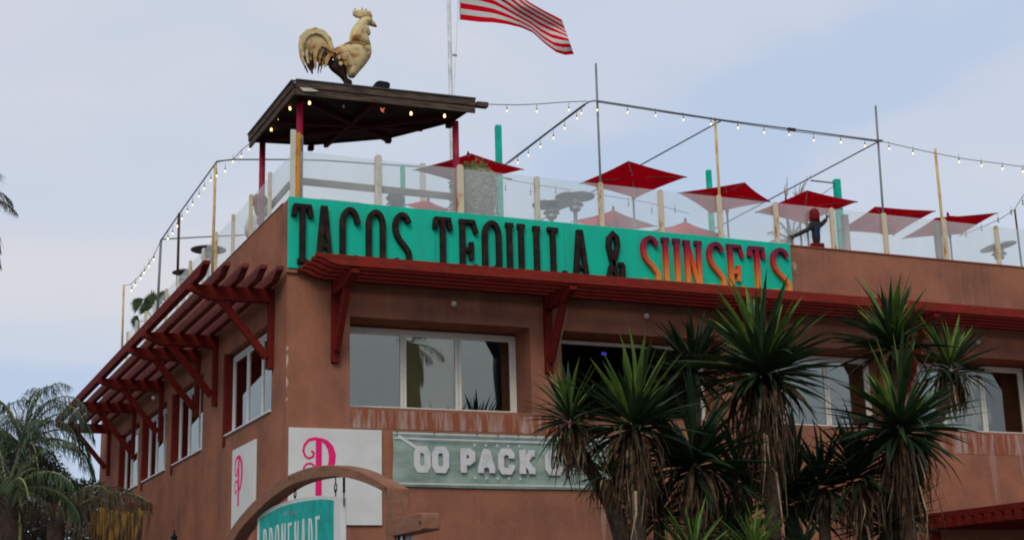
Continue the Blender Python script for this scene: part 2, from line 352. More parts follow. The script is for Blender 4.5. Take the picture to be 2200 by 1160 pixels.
# ------------------------------------------------------------------ restaurant building
TOP = 8.12; DECK = 7.0
bld = thing('restaurant_building', 'brown stucco two storey restaurant with roof terrace and teal sign at its corner', 'building', (0, 0, 0))
front_open = [(.98, 3.98, 4.98, 6.355), (4.53, 7.5, 4.98, 6.345), (8.02, 10.99, 4.96, 6.335), (11.62, 14.58, 4.96, 6.335)]
left_open = [(.85, 3.85, 4.98, 6.40), (5.70, 8.35, 4.98, 6.40), (9.10, 11.60, 4.98, 6.40), (12.2, 14.6, 4.98, 6.40)]
def wall_mesh(openings, a0, a1, z0, z1, t, P):
    """wall sheet of thickness t with openings; P(a,z,d) gives the point"""
    mb = MB(); xs = sorted({a0, a1, *[o[0] for o in openings], *[o[1] for o in openings]}); zs = sorted({z0, z1, *[o[2] for o in openings], *[o[3] for o in openings]})
    inside = lambda a, z: any(o[0] < a < o[1] and o[2] < z < o[3] for o in openings)
    for i in range(len(xs) - 1):
        for j in range(len(zs) - 1):
            if inside((xs[i]+xs[i+1])/2, (zs[j]+zs[j+1])/2): continue
            for d in (0, t): mb.add([P(xs[i], zs[j], d), P(xs[i+1], zs[j], d), P(xs[i+1], zs[j+1], d), P(xs[i], zs[j+1], d)], [(0,1,2,3)])
    for o in openings + [(a0, a1, z0, z1)]:
        q = [(o[0], o[2]), (o[1], o[2]), (o[1], o[3]), (o[0], o[3])]
        for k in range(4):
            (a, b), (c, d) = q[k], q[(k+1) % 4]
            mb.add([P(a, b, 0), P(c, d, 0), P(c, d, t), P(a, b, t)], [(0,1,2,3)])
    # weld
    bm = bmesh.new(); 
    vs = [bm.verts.new(v) for v in mb.v]
    for f in mb.f: bm.faces.new([vs[i] for i in f])
    bmesh.ops.remove_doubles(bm, verts=bm.verts, dist=1e-5)
    out = MB(); bm.verts.index_update(); out.add([v.co.copy() for v in bm.verts], [[v.index for v in f.verts] for f in bm.faces]); bm.free(); return out
obj('front_wall', wall_mesh(front_open, 0, X1, 0, TOP, .66, lambda a, z, d: (a, d, z)), M['stucco'], bld)
obj('side_wall', wall_mesh(left_open, .662, Y1, 0, TOP, .30, lambda a, z, d: (d, a, z)), M['stucco'], bld)
obj('rear_wall', MB().box((.302, Y1 - .3, 0), (X1, Y1 + .0, 7.3)).box((X1 - .3, .662, 0), (X1, Y1 - .302, 7.3)), M['stucco'], bld)
obj('roof_deck', MB().box((.305, .665, 6.8), (X1 - .305, Y1 - .305, DECK)), M['deck'], bld)
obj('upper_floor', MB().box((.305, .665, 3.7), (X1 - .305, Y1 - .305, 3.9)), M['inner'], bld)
obj('light_block_partition', MB().box((.31, 4.6, 3.905), (X1 - .31, 4.75, 6.79)).box((5, 4.752, 3.905), (5.15, Y1 - .31, 6.79)).box((7.7, .67, 3.905), (7.85, 4.59, 6.79)).box((15.6, .67, 3.905), (15.75, 4.59, 6.79)), M['inner'], bld)  # inner walls added to block daylight and light patches behind the panes
# cap along the parapet, ledge below the sign
obj('parapet_cap', MB().box((9.05, -.02, TOP + .002), (X1, .31, TOP + .03)), M['pier'], bld, bevel=.006)
obj('parapet_cap', MB().box((-.012, .31, TOP + .002), (.31, Y1, TOP + .02)), M['pier'], bld, bevel=.006)
obj('sign_ledge', MB().box((-.03, -.05, 6.955), (.62, -.003, 7.01)), M['stucco'], bld, bevel=.01)
# lime-streaked bands under the front windows, 3 mm coats of render
obj('streaked_band', MB().box((1.0, -.006, 4.66), (4.5, -.001, 4.94)), M['streak'], bld)
obj('streaked_band', MB().box((11.3, -.006, 4.55), (15.2, -.001, 4.93)), M['streak'], bld)
for x, wd, z0 in ((13.05, .16, 3.55), (13.75, .10, 4.0), (5.05, .22, 2.6), (3.2, .10, 4.1)):
    poly = [(x, -.004, 4.6), (x + wd, -.004, 4.6), (x + wd * .8, -.004, (z0 + 4.6) / 2), (x + wd * .55, -.004, z0), (x + wd * .25, -.004, (z0 + 4.5) / 2)]
    obj('runoff_streak', MB().prism(poly, (0, .003, 0)), mat('runoff', (.345, .19, .135), .9, (.30, .15, .105), sc=3, stretch=(3, 1, .4)), bld)

def window(ax, a0, a1, z0, z1, d, panes, fm, sill=True, missing=(), cuts=None):
    """white sash frame set d deep in its opening; ax 0 = front wall, 1 = side wall"""
    P = (lambda a, q, z: (a, q, z)) if ax == 0 else (lambda a, q, z: (q, a, z))
    mb = MB(); g = .005; th = .07; top = z1 - (.035 if ax == 0 else .05)
    bx = lambda m_, a, b, q0, q1, c, e_: m_.box(P(a, q0, c), P(b, q1, e_))
    bx(mb, a0 + g, a1 - g, d, d + th, z0 + g, z0 + .065); bx(mb, a0 + g, a1 - g, d, d + th, top - .055, top)
    bx(mb, a0 + g, a0 + .06, d + .001, d + th - .001, z0 + .065, top - .055); bx(mb, a1 - .06, a1 - g, d + .001, d + th - .001, z0 + .065, top - .055)
    fr = obj('window', mb, fm, bld, bevel=.004)
    obj('head_board', bx(MB(), a0 + g, a1 - g, d + .02, d + .06, top + .002, z1 - g), M['pier'], fr)
    wdt = (a1 - a0 - .12) / panes
    for k in range(panes):
        cc = [a0 + .06] + (cuts or [a0 + .06 + wdt, a0 + .06 + 2 * wdt]) + [a1 - .06]; p0, p1 = cc[k], cc[k + 1]
        if k in missing: continue
        s = MB(); st = .052; q0 = d + .012 + .006 * (k % 2); q1 = q0 + .04
        bx(s, p0 + .003, p0 + st, q0, q1, z0 + .068, top - .058); bx(s, p1 - st, p1 - .003, q0, q1, z0 + .068, top - .058)
        bx(s, p0 + st, p1 - st, q0, q1, z0 + .068, z0 + .068 + st * .8); bx(s, p0 + st, p1 - st, q0, q1, top - .058 - st * .8, top - .058)
        obj('sash', s, fm, fr, bevel=.003)
        q = MB(); bx(q, p0 + st - .004, p1 - st + .004, q0 + .018, q0 + .024, z0 + .068 + .03, top - .058 - .03)
        obj('pane', q, M['pane'], fr)
    if sill: obj('sill', bx(MB(), a0 + .01, a1 - .01, -.035, d - .003, z0 + .004, z0 + .035), fm, fr, bevel=.006)
    return fr
for i, o in enumerate(front_open): window(0, *o, .56, 3, M['white'], sill=False, missing=(0, 1, 2) if i == 1 else (), cuts=[2.04, 2.97] if i == 0 else ([9.12, 10.05] if i == 2 else None))
for o in left_open:
    f = window(1, *o, .10, 3, M['whitel'])
    obj('red_jamb_board', MB().box((-.02, o[1] - .035, o[2] + .003), (.098, o[1] - .003, o[3] - .003)).box((-.025, o[1] + .002, o[2] - .15), (-.002, o[1] + .14, o[3] + .02)), M['red'], f)
# inside the open second window: lamps
obj('interior_lamp', MB().ico(fy(1243, 897, .9), .022), M['roomlamp'], bld)
obj('interior_lamp', MB().ico(fy(1390, 862, 1.6), .022), M['roomteal'], bld)
obj('interior_lamp', MB().ico(fy(1565, 855, 1.6), .03).ico(fy(1558, 873, 1.6), .03), M['roomteal'], bld)
obj('interior_lamp', MB().box(fy(1292, 757, 2.6), fy(1303, 763, 2.58)), M['roomblue'], bld)
tag(obj('warm_reflection_sheet', MB().box((2.11, .70, 5.02), (2.91, .71, 6.30)), M['warmrefl']), 'beige sheet behind the middle corner window pane, painted as a reflected warm cloud', 'painted reflection')  # added sheet, puts a warm cloud reflection behind the glass
rl = MB().box((12.5, .72, 5.36), (14.5, .78, 5.44))
r_ = thing('reflection_railing', 'orange railing added behind the right edge window in place of a reflected one', 'railing', (12.5, .75, 5.0))  # added behind the glass, stands in for a reflected railing
obj('top_rail', rl, M['orange'], r_)
for k in range(16): obj('baluster', MB().box((12.54 + k * .12, .732, 4.9), (12.59 + k * .12, .768, 5.358)), M['orange'], r_)

# ------------------------------------------------------------------ pergolas
def slat_prism(axis, cpos, a0, a1, z0, z1, wd, curved_start=True):
    """timber along axis with a scooped nose at its a0 end"""
    h = z1 - z0
    prof = [(a0, z1), (a0 - .0, z1 - h * .36), (a0 + .07, z1 - h * .40), (a0 + .15, z1 - h * .55), (a0 + .22, z1 - h * .8), (a0 + .34, z0), (a1, z0), (a1, z1)]
    if axis == 0: return MB().prism([(a, cpos - wd / 2, z) for a, z in prof], (0, wd, 0))
    return MB().prism([(cpos - wd / 2, a, z) for a, z in prof], (wd, 0, 0))
def bracket(parent, ax, a, reach, braced=True, mt=None, wd=.13, off=.0, peeled=False):
    """wall post, cantilever beam and diagonal brace; a = place along the wall"""
    mt = mt or M['red']
    P = (lambda s, o, z: (s, -o, z)) if ax == 0 else (lambda s, o, z: (-o, s, z))
    o0, o1 = a - wd / 2, a + wd / 2
    pb = MB(); pb.box(P(o0, .004, 5.62), P(o1, .085, 6.648))
    br = obj('bracket', pb, mt, parent, bevel=.008)
    prof = [(.006, 6.65), (reach - .28, 6.65), (reach - .13, 6.72), (reach + .02, 6.78), (reach + .02, 6.868), (.006, 6.868)]
    pts = [P(o0, q, z) for q, z in prof]
    obj('beam', MB().prism(pts, Vector(P(o1, 0, 0)) - Vector(P(o0, 0, 0))), mt, br, bevel=.006)
    if braced:
        k = MB().bar(P(a, .10, 5.80), P(a, reach * .66, 6.70), wd * .72, .11)
        obj('brace', k, M['dead2'] if False else mt, br, bevel=.006)
    for z in (5.70, 6.10): obj('bolt', MB().tube([P(a, .083, z), P(a, .098, z)], .014, 6), M['black'], br)
    return br
pf = thing('front_pergola', 'red timber pergola hanging over the front windows below the teal sign', 'pergola', (.12, -.5, 6.6))
for k, y in enumerate((-.10, -.33, -.56, -.79, -1.02)):
    obj('slat', slat_prism(0, y, .13 + .015 * (k % 2), X1 - .3, 6.871, 7.03, .075), M['redl'] if k == 4 else M['red'], pf, bevel=.005)
for x in (.74, 4.28, 7.78, 11.32, 14.9): bracket(pf, 0, x, 1.0)
# pale peeled strip along the second bracket's brace
obj('peeled_edge', MB().bar((4.352, -.14, 5.83), (4.352, -.62, 6.58), .012, .05), M['dead2'], pf)
ps = thing('side_pergola', 'red timber pergola stepping back along the left wall', 'pergola', (-.6, .3, 6.6))
for k, x in enumerate((-.12, -.38, -.65, -.93, -1.23)):
    obj('slat', slat_prism(1, x, -.06 - .02 * (k % 2), 16.6, 6.871, 7.045, .105), M['redplum'] if k != 4 else M['red'], ps, bevel=.005)
for (u, v) in ((406, 608), (318, 712), (290, 745), (228, 812), (180, 862), (137, 908)):
    y = at(u, v, 2, 6.87).y
    bracket(ps, 1, y + .06, 1.30)
# lower pergola over the entrance at bottom right
lp = thing('entrance_pergola', 'dark red timber canopy at the bottom right corner', 'pergola', (11.5, -.5, 3.3))
obj('fascia', MB().box((11.48, -2.7, 3.36), (11.56, -.005, 3.47)), M['red'], lp, bevel=.004)
for k in range(11):
    y = -.2 - k * .24
    obj('rafter', MB().box((11.40, y - .045, 3.20), (X1, y + .045, 3.355)), M['red'], lp, bevel=.004)
obj('roof_board', MB().box((11.565, -2.7, 3.37), (X1, -.005, 3.44)), M['red'], lp)
obj('ledger', MB().box((11.6, -.10, 2.5), (X1, -.004, 2.62)).box((11.55, -.13, 0.0), (11.7, -.004, 3.19)), M['red'], lp)
# red beam end low on the left wall
bt = lx(300, 1080, -.25)
tag(obj('red_beam_end', MB().prism([(-.5, bt.y - .05, bt.z - .18), (-.5, bt.y - .05, bt.z), (-.002, bt.y - .05, bt.z + .02), (-.002, bt.y - .05, bt.z - .14)], (0, .14, 0)), M['red']), 'short red beam end sticking out low on the left wall behind the dry palm', 'beam')

# ------------------------------------------------------------------ sign board and letters
sg = thing('terrace_sign', 'long teal signboard with raised letters TACOS TEQUILA & SUNSETS along the parapet', 'sign', (0, -.06, 7.0))
seams = [.0, 2.36, 4.62, 6.85, 9.03]
for a, b in zip(seams[:-1], seams[1:]):
    obj('board_panel', MB().box((a + (.0 if a else -.008) + .002, -.062, 7.025), (b - .002, -.002, 8.14)), M['teal'], sg, bevel=.003)
def ribbon(mb, pts, wd, d0, d1, frame, taper=None):
    """flat stroke with bevelled front: pts 2-D (a,z); frame(a,z,d) -> 3-D, d = distance off the board"""
    pts = [p for i, p in enumerate(pts) if i == 0 or abs(p[0] - pts[i-1][0]) + abs(p[1] - pts[i-1][1]) > 1e-5]
    P2 = [Vector((p[0], p[1])) for p in pts]; n = len(P2); ws = wd if isinstance(wd, list) else [wd] * n
    def offs(k):
        out = [[], []]
        for i, p in enumerate(P2):
            a = P2[max(i-1, 0)]; b = P2[min(i+1, n-1)]
            d1_ = (p - a).normalized() if i else (b - p).normalized(); d2_ = (b - p).normalized() if i < n-1 else d1_
            n1 = Vector((-d1_.y, d1_.x)); n2 = Vector((-d2_.y, d2_.x)); mm = n1 + n2
            if mm.length < .2: mm = n1
            mm.normalize(); s = 1 / max(.5, mm.dot(n1))
            h = max(.001, ws[i] / 2 - k)
            out[0].append(p + mm * h * s); out[1].append(p - mm * h * s)
        return out
    bv = min(.012, (d1 - d0) * .3)
    A = offs(0); B = offs(bv); rings = []
    for i in range(n):
        rings.append([frame(A[0][i].x, A[0][i].y, d0), frame(A[0][i].x, A[0][i].y, d1 - bv), frame(B[0][i].x, B[0][i].y, d1),
                      frame(B[1][i].x, B[1][i].y, d1), frame(A[1][i].x, A[1][i].y, d1 - bv), frame(A[1][i].x, A[1][i].y, d0)])
    vs = [v for r in rings for v in r]; fs = []
    for i in range(n - 1):
        for k in range(6): fs.append((i*6+k, i*6+(k+1)%6, (i+1)*6+(k+1)%6, (i+1)*6+k))
    fs += [tuple(range(6)), tuple((n-1)*6 + k for k in range(6))[::-1]]
    return mb.add(vs, fs)
def arc(cx, cz, rx, rz, t0, t1, n=12):
    return [(cx + rx * math.cos(math.radians(t0 + (t1 - t0) * k / n)), cz + rz * math.sin(math.radians(t0 + (t1 - t0) * k / n))) for k in range(n + 1)]
S_ = arc(.5, .765, .42, .21, 20, 180, 10) + [(.09, .70), (.16, .61), (.35, .52), (.62, .43), (.84, .34)] + arc(.5, .235, .42, .21, 20, -170, 10)
def strokes(ch, plain=False):
    f = lambda *l: list(l)
    if ch == 'T':
        r = f([(.5, 0), (.5, .985)], [(.02, .96), (.98, .96)])
        if not plain: r += f([(.10, .97), (.03, .79)], [(.86, .97), (.97, .78)], [(.25, .02), (.75, .02)])
        return r
    if ch == 'A': return f([(.03, 0), (.42, 1)], [(.97, 0), (.52, 1)], [(.22, .31), (.80, .31)])
    if ch == 'C': return f([(.97, .74)] + arc(.5, .74, .40, .24, 12, 180, 10) + arc(.5, .24, .40, .22, 180, 345, 10))
    if ch == 'O': return f(arc(.5, .74, .42, .24, 0, 180, 12) + arc(.5, .24, .42, .22, 180, 360, 12) + [(.92, .74)])
    if ch == 'Q': return f(arc(.5, .74, .42, .24, 0, 180, 12) + arc(.5, .24, .42, .22, 180, 360, 12) + [(.92, .74)], [(.55, .2), (1.02, -.05)])
    if ch == 'S': return f(S_)
    if ch == 'E':
        r = f([(.16, 0), (.16, .985)], [(-.02, .96), (.86, .96)], [(.16, .46), (.66, .46)], [(.0, .03), (.9, .03)])
        if not plain: r += f([(.80, .985), (1.0, .76)], [(.70, .60), (.70, .29)], [(.86, .03), (.98, .2)])
        return r
    if ch == 'U':
        r = f([(.14, 1), (.14, .24)] + arc(.5, .24, .36, .21, 180, 360, 12) + [(.86, .24), (.86, 1)])
        if not plain: r += f([(-.08, .97), (.36, .97)], [(.64, .97), (1.08, .97)])
        return r
    if ch == 'I':
        r = f([(.5, 0), (.5, .985)])
        if not plain: r += f([(-.1, .955), (1.1, .955)], [(-.1, .03), (1.1, .03)])
        return r
    if ch == 'L':
        r = f([(.2, 0), (.2, .985)], [(.0, .03), (1, .03)])
        if not plain: r += f([(-.16, .96), (.56, .96)], [(.95, .03), (1.0, .22)])
        return r
    if ch == 'N':
        r = f([(.14, 0), (.14, .985)], [(.86, 0), (.86, .985)], [(.16, .96), (.84, .03)])
        if not plain: r += f([(-.06, .96), (.32, .96)], [(.64, .965), (1.06, .965)])
        return r
    if ch == '&': return f([(.95, .42), (.93, .08), (.78, -.0), (.58, .2), (.30, .48), (.12, .74), (.16, .90), (.40, .985), (.64, .92), (.68, .76), (.50, .55), (.20, .33), (.06, .16), (.18, .02), (.42, -.02), (.60, .08)], [(.72, .42), (1.0, .42)])
    if ch == 'P': return f([(.16, 0), (.16, .985)], [(.16, .95)] + arc(.42, .72, .44, .23, 85, -85, 10) + [(.16, .49)])
    if ch == 'R': return f([(.16, 0), (.16, .985)], [(.16, .95)] + arc(.42, .72, .44, .23, 85, -85, 10) + [(.16, .49)], [(.42, .49), (.92, 0)])
    if ch == 'M': return f([(.06, 0), (.12, 1)], [(.94, 0), (.88, 1)], [(.13, .97), (.5, .3)], [(.87, .97), (.5, .3)])
    if ch == 'D': return f([(.16, 0), (.16, .985)], [(.16, .95), (.45, .95)] + arc(.45, .5, .45, .45, 80, -80, 10) + [(.16, .05)])
Z0 = 7.11
words = [('T',625,676,440),('A',679,717,443),('C',727,777,447),('O',784,831,453),('S',841,887,459),
         ('T',928,974,466),('E',982,1028,472),('Q',1033,1079,478),('U',1084,1129,481),('I',1141,1163,487),('L',1176,1216,490),('A',1227,1265,494),
         ('&',1298,1341,502),
         ('S',1373,1418,510),('U',1419,1462,511),('N',1465,1509,517),('S',1515,1558,524),('E',1558,1598,527),('T',1604,1645,531),('S',1652,1698,537)]
for i, (ch, u0, u1, vt) in enumerate(words):
    p0 = fy(u0, vt, -.11); p1 = fy(u1, vt, -.11); wd = p1.x - p0.x
    sw = .085 if ch not in 'I' else .085; ins = sw / 2
    zt = 8.02; mb = MB()
    fr_ = lambda a, z, d, x0=p0.x, ww=wd: (x0 + ins + a * (ww - 2 * ins), -.0625 - d, Z0 + z * (zt - Z0))
    for q, st in enumerate(strokes(ch)):
        # 2-D metres so stroke width is even
        pts = [(p0.x + ins + a * (wd - 2 * ins), Z0 + z * (zt - Z0)) for a, z in st]
        ribbon(mb, pts, sw * (.92 if q else 1), .001, .085 - .003 * q, lambda a, z, d: (a, -.0625 - d, z))
    obj('letter', mb, M['sunset'] if i > 12 else M['letter'], sg)
for k, (u, lb) in enumerate(((752, 'the gap after the letter A of TACOS'), (885, 'the last letter of TACOS'), (1022, 'the letter E of TEQUILA'), (1112, 'the letter U of TEQUILA'), (1212, 'the letters L and A of TEQUILA'), (1300, 'the ampersand'), (1378, 'the first letter of SUNSETS'), (1524, 'the middle S of SUNSETS'), (1603, 'the last T of the sign'))):
    p = fy(u, 560, -.40); p.z = 7.03
    pale = k % 2 == 0
    o = thing('sign_uplight', 'small %s uplight on the pergola below %s' % ('pale' if pale else 'black', lb), 'lamp', p, 'small uplights standing on the front pergola')
    obj('stake', MB().box((p.x - .012, -.352, 7.0), (p.x + .012, -.328, 7.07)), M['black'], o)
    obj('lamp_head', MB().bar((p.x - .01, -.36, 7.065), (p.x + .035, -.28, 7.115), .05, .045), M['creamw'] if pale else M['black'], o, bevel=.006)
# fixings and lamp wires poking up behind the pergola, bird spikes
tag(obj('junction_patch', MB().prism([fy(u, v, -.001) for u, v in ((1699,566),(1704,562),(1710,565),(1714,572),(1711,579),(1716,588),(1711,590),(1705,584),(1700,576))], (0, -.008, 0)), mat('bare_render', (.42, .30, .20), .9, (.16, .09, .05), sc=14)),
    'pale broken patch of render beside the end of the teal sign', 'wall patch')
for u, v in ((975, 653), (1389, 679), (2101, 735)):
    p = fy(u, v, -.06)
    o = thing('wall_spotlight', {975: 'small round white spotlight above the corner window', 1389: 'small round white spotlight above the open dark window', 2101: 'small round white spotlight above the window at the right edge'}[u], 'lamp', p, 'round spotlights under the pergolas')
    obj('lamp_head', MB().ico(p, .045, 2), M['white'], o, smooth=True)
    obj('stem', MB().tube([p, (p.x, -.002, p.z + .03)], .014, 6), M['steel'], o)
for u, v, lb in ((402, 790, 'small white spotlight by the second side bracket'), (330, 855, 'small white spotlight far along the side wall')):
    p = lx(u, v, -.06)
    o = thing('wall_spotlight', lb, 'lamp', p, 'round spotlights under the pergolas')
    obj('lamp_head', MB().ico(p, .045, 2), M['white'], o, smooth=True)
    obj('stem', MB().tube([p, (-.002, p.y, p.z + .03)], .014, 6), M['steel'], o)

chip = mat('bare_plaster_chip', (.50, .38, .27), .9)
for u, v, h in ((613, 748, 10), (612, 775, 32), (613, 822, 26), (612, 858, 9)):
    z = fy(u, v, 0).z; hh = px(fy(u, v, 0), h) / 2
    obj('paint_chip', MB().prism([(-.004, -.004, z - hh), (.018 + rnd(0, .02), -.004, z - hh * .3), (.03, -.004, z + hh * .2), (.012, -.004, z + hh), (-.004, -.004, z + hh * .8)], (0, .003, 0)), chip, bld)
# ------------------------------------------------------------------ white P panels and banner
def spiral(cx, cz, r0, r1, t0, t1, n=22):
    return [(cx + (r0 + (r1 - r0) * k / n) * math.cos(math.radians(t0 + (t1 - t0) * k / n)), cz + (r0 + (r1 - r0) * k / n) * math.sin(math.radians(t0 + (t1 - t0) * k / n))) for k in range(n + 1)]
def p_panel(frame, W_, name_label, a0, z0, H_):
    o = thing('white_wall_panel', name_label, 'sign', frame(a0, z0, 0))
    mb = MB(); q = [frame(a0, z0, .003), frame(a0 + W_, z0, .003), frame(a0 + W_, z0 + H_, .003), frame(a0, z0 + H_, .003)]
    off = Vector(frame(a0, z0, .04)) - Vector(frame(a0, z0, .003)); mb.prism(q, off)
    obj('board', mb, M['panel'], o, bevel=.004)
    m2 = MB(); f2 = lambda a, z, d: frame(a0 + a * W_, z0 + z * H_, .041 + d)
    asp = H_ / W_
    def st(pts, wd, dz): ribbon(m2, [(a, z) for a, z in pts], wd, 0, dz, lambda a, z, d: frame(a0 + a * W_, z0 + z * W_, .041 + d))
    A = asp
    st([(.315, A * .30), (.315, A * .885)], .066, .003)
    top = A * .885
    bowl = [(.285, top), (.34, top - .002), (.395, top - .03), (.44, top - .085), (.46, top - .16), (.455, top - .235), (.43, top - .30), (.39, top - .345), (.32, top - .365)]
    st(bowl, [.02, .035, .05, .068, .075, .072, .058, .035, .018], .004)
    st([(.33, top), (.27, top + .005), (.21, top - .01), (.165, top - .06), (.15, top - .12), (.17, top - .175), (.21, top - .2), (.255, top - .18), (.262, top - .14), (.235, top - .12)], [.03, .032, .03, .026, .022, .022, .022, .022, .022, .022], .005)
    st([(.30, top - .36), (.275, top - .28), (.235, top - .25), (.19, top - .255), (.16, top - .29), (.155, top - .335), (.175, top - .375), (.21, top - .38), (.235, top - .35)], .02, .0055)
    obj('emblem', m2, M['pink'], o)
    return o
p_panel(lambda a, z, d: Vector((a, -d, z)), 1.43, 'white square panel with a curly pink letter P on the front wall beside the banner', .04, 3.22, 1.41)
p_panel(lambda a, z, d: Vector((-d, 3.16 - a, z)), 1.50, 'white panel with a curly pink letter P on the shaded left wall', 0, 3.32, 1.35)
bn = thing('banner', 'faded green vinyl banner with white letters OO PACK under the corner window', 'banner', (3.4, -.02, 3.8))
mb = MB(); nx, nz_ = 40, 10; vs = []
bx0, bx1 = 1.64, 5.30
for j in range(nz_ + 1):
    for i in range(nx + 1):
        a = i / nx; b = j / nz_; x = bx0 + a * (bx1 - bx0)
        y = -.018 - .022 * math.sin(a * 9 + b * 2.2) * math.sin(b * math.pi) - .014 * math.sin(a * 23 - b * 7) * math.sin(b * math.pi) * math.exp(-a * 2.2) - .03 * math.exp(-((a * 5 - (1 - b) * .9) ** 2) * 12) * math.sin(b * math.pi)
        vs.append((x, y - .012, 3.80 + b * .82 - .012 * math.sin(a * math.pi) * (1 - b)))
mb.add(vs, [(j*(nx+1)+i, j*(nx+1)+i+1, (j+1)*(nx+1)+i+1, (j+1)*(nx+1)+i) for j in range(nz_) for i in range(nx)])
o = obj('cloth', mb, M['banner'], bn, smooth=True)
for q0, q1 in (((bx0, -.0745, 4.585), (bx1, -.072, 4.602)), ((bx0 + .02, -.0745, 4.505), (bx1, -.072, 4.525)), ((bx0, -.0745, 3.83), (bx1, -.072, 3.85))): obj('border_stripe', MB().box(q0, q1), M['bannerw'], bn)
obj('corner_crease', MB().bar((1.72, -.071, 4.55), (2.22, -.071, 4.25), .004, .045, up=(0, 0, 1)), M['bannerw'], bn)
def slab(ch):
    s = .16
    if ch == 'O': return [[(.5, .0), (.22, .0), (.02, .2), (.02, .8), (.22, 1), (.78, 1), (.98, .8), (.98, .2), (.78, 0), (.5, 0)]]
    if ch == 'P': return [[(.22, 0), (.22, 1)], [(-.02, .05), (.5, .05)], [(-.02, .95), (.7, .95), (.98, .85), (.98, .55), (.7, .42), (.2, .42)]]
    if ch == 'A': return [[(.10, 0), (.42, 1)], [(.90, 0), (.58, 1)], [(.25, .32), (.75, .32)], [(-.08, .05), (.32, .05)], [(.68, .05), (1.08, .05)], [(.3, .95), (.7, .95)]]
    if ch == 'C': return [[(.98, .66), (.98, .85), (.78, 1), (.22, 1), (.02, .8), (.02, .2), (.22, 0), (.78, 0), (.98, .2), (.98, .34)]]
    if ch == 'K': return [[(.2, 0), (.2, 1)], [(.28, .45), (.85, 1)], [(.40, .55), (.9, 0)], [(-.04, .05), (.42, .05)], [(-.04, .95), (.42, .95)], [(.62, .95), (1.06, .95)], [(.62, .05), (1.08, .05)]]
for ch, u0, u1 in (('O', 889, 926), ('O', 928, 966), ('P', 984, 1022), ('A', 1023, 1068), ('C', 1070, 1107), ('K', 1111, 1154), ('C', 1171, 1212)):
    a = fy(u0, 1000, -.08).x; b = fy(u1, 1000, -.08).x; z0, z1 = 4.005, 4.405; t_ = .102; m3 = MB()
    for q, s in enumerate(slab(ch)):
        ribbon(m3, [(a + t_/2 + p * (b - a - t_), z0 + t_/2 + z * (z1 - z0 - t_)) for p, z in s], t_, 0, .001 + .0006 * q, lambda a_, z, d: (a_, -.0765 - d, z))
    obj('letter', m3, M['bannerw'], bn)
for k in range(5):
    for zz in (4.445, 3.945):
        x = fy(1020 + k * 24, 960, -.08).x; st = MB()
        st.prism([(x + (.028 if i % 2 == 0 else .012) * math.sin(i * math.pi / 5), -.0765, zz + (.028 if i % 2 == 0 else .012) * math.cos(i * math.pi / 5)) for i in range(10)], (0, -.003, 0))
        obj('star', st, M['bannerw'], bn)
for x in (1.7, 2.3, 3.0, 3.35, 3.7, 4.0): obj('grommet', MB().tube([(x, -.062, 4.607), (x, -.078, 4.607)], .012, 8), M['black'], bn)

# ------------------------------------------------------------------ glass railing of the terrace
gr = thing('glass_railing', 'milky glass wind screen with wooden posts round the roof terrace', 'railing', (0, 0, TOP))
fx = [.12, 1.47, 2.86, 4.22, 5.40, 6.55, 7.72, 8.88, 10.08, 11.24, 12.62, 13.86, 15.1, 16.3]
for i, (a, b) in enumerate(zip(fx[:-1], fx[1:])):
    obj('glass_panel', MB().box((a + .03, .115, TOP + .035), (b - .03, .127, 8.935)), M['haze'], gr)
ly = [.18, 1.45, 2.70, 3.97, 5.32, 6.40, 7.58, 8.8, 10.0, 11.2, 12.4, 13.6, 14.8]
for a, b in zip(ly[:-1], ly[1:]):
    obj('glass_panel', MB().box((.115, a + .03, TOP + .03), (.127, b - .03, 8.935)), M['haze'], gr)
hts = {0: 9.25, 1: 9.0, 2: 8.99}
for i, a in enumerate(fx):
    if i == 0: continue
    h = hts.get(i, 8.95) + rnd(-.015, .02); wd = .045 if i > 2 else .055
    mt = M['creamw'] if i in (1, 3) else M['cream']
    obj('post', MB().prism([(a - wd, .06, TOP - .0), (a + wd, .06, TOP), (a + wd, .06, h - .03), (a + wd * .5, .06, h), (a - wd * .5, .06, h), (a - wd, .06, h - .03)], (0, .052, 0)), mt, gr, bevel=.006)
for i, a in enumerate(ly):
    if i == 0:
        obj('post', MB().box((.05, .06, TOP + .03), (.13, .11, 9.26)), M['creamw'], gr, bevel=.006)
        obj('post', MB().box((.132, .058, TOP + .03), (.20, .112, 9.22)), M['orange'], gr, bevel=.006); continue
    wd = .04
    obj('post', MB().box((.06, a - wd, TOP + .02), (.112, a + wd, 8.95 + rnd(-.02, .03))), M['creamw'] if i % 2 else M['cream'], gr, bevel=.006)
# inner timber guard rail under the canopy
ir = thing('guard_rail', 'grey brown timber guard rail under the rooster canopy', 'railing', (1.5, .5, DECK))
A_ = fy(640, 389, .45); B_ = fy(975, 423, .45)
obj('top_rail', MB().bar(A_, B_, .05, .11), M['railwood'], ir, bevel=.005)
obj('rail_post', MB().box((B_.x, .40, DECK), (B_.x + .12, .5, B_.z + .12)), M['railwood'], ir, bevel=.005)
obj('rail_post', MB().box((A_.x - .1, .40, DECK), (A_.x, .5, A_.z + .06)), M['railwood'], ir, bevel=.005)
A2 = lx(622, 397, .45); B2 = lx(585, 440, .45)
obj('side_rail', MB().bar(A2, A2 + (B2 - A2).normalized() * 2.2, .05, .11), mat('mossy_rail', (.12, .12, .06), .8), ir, bevel=.005)

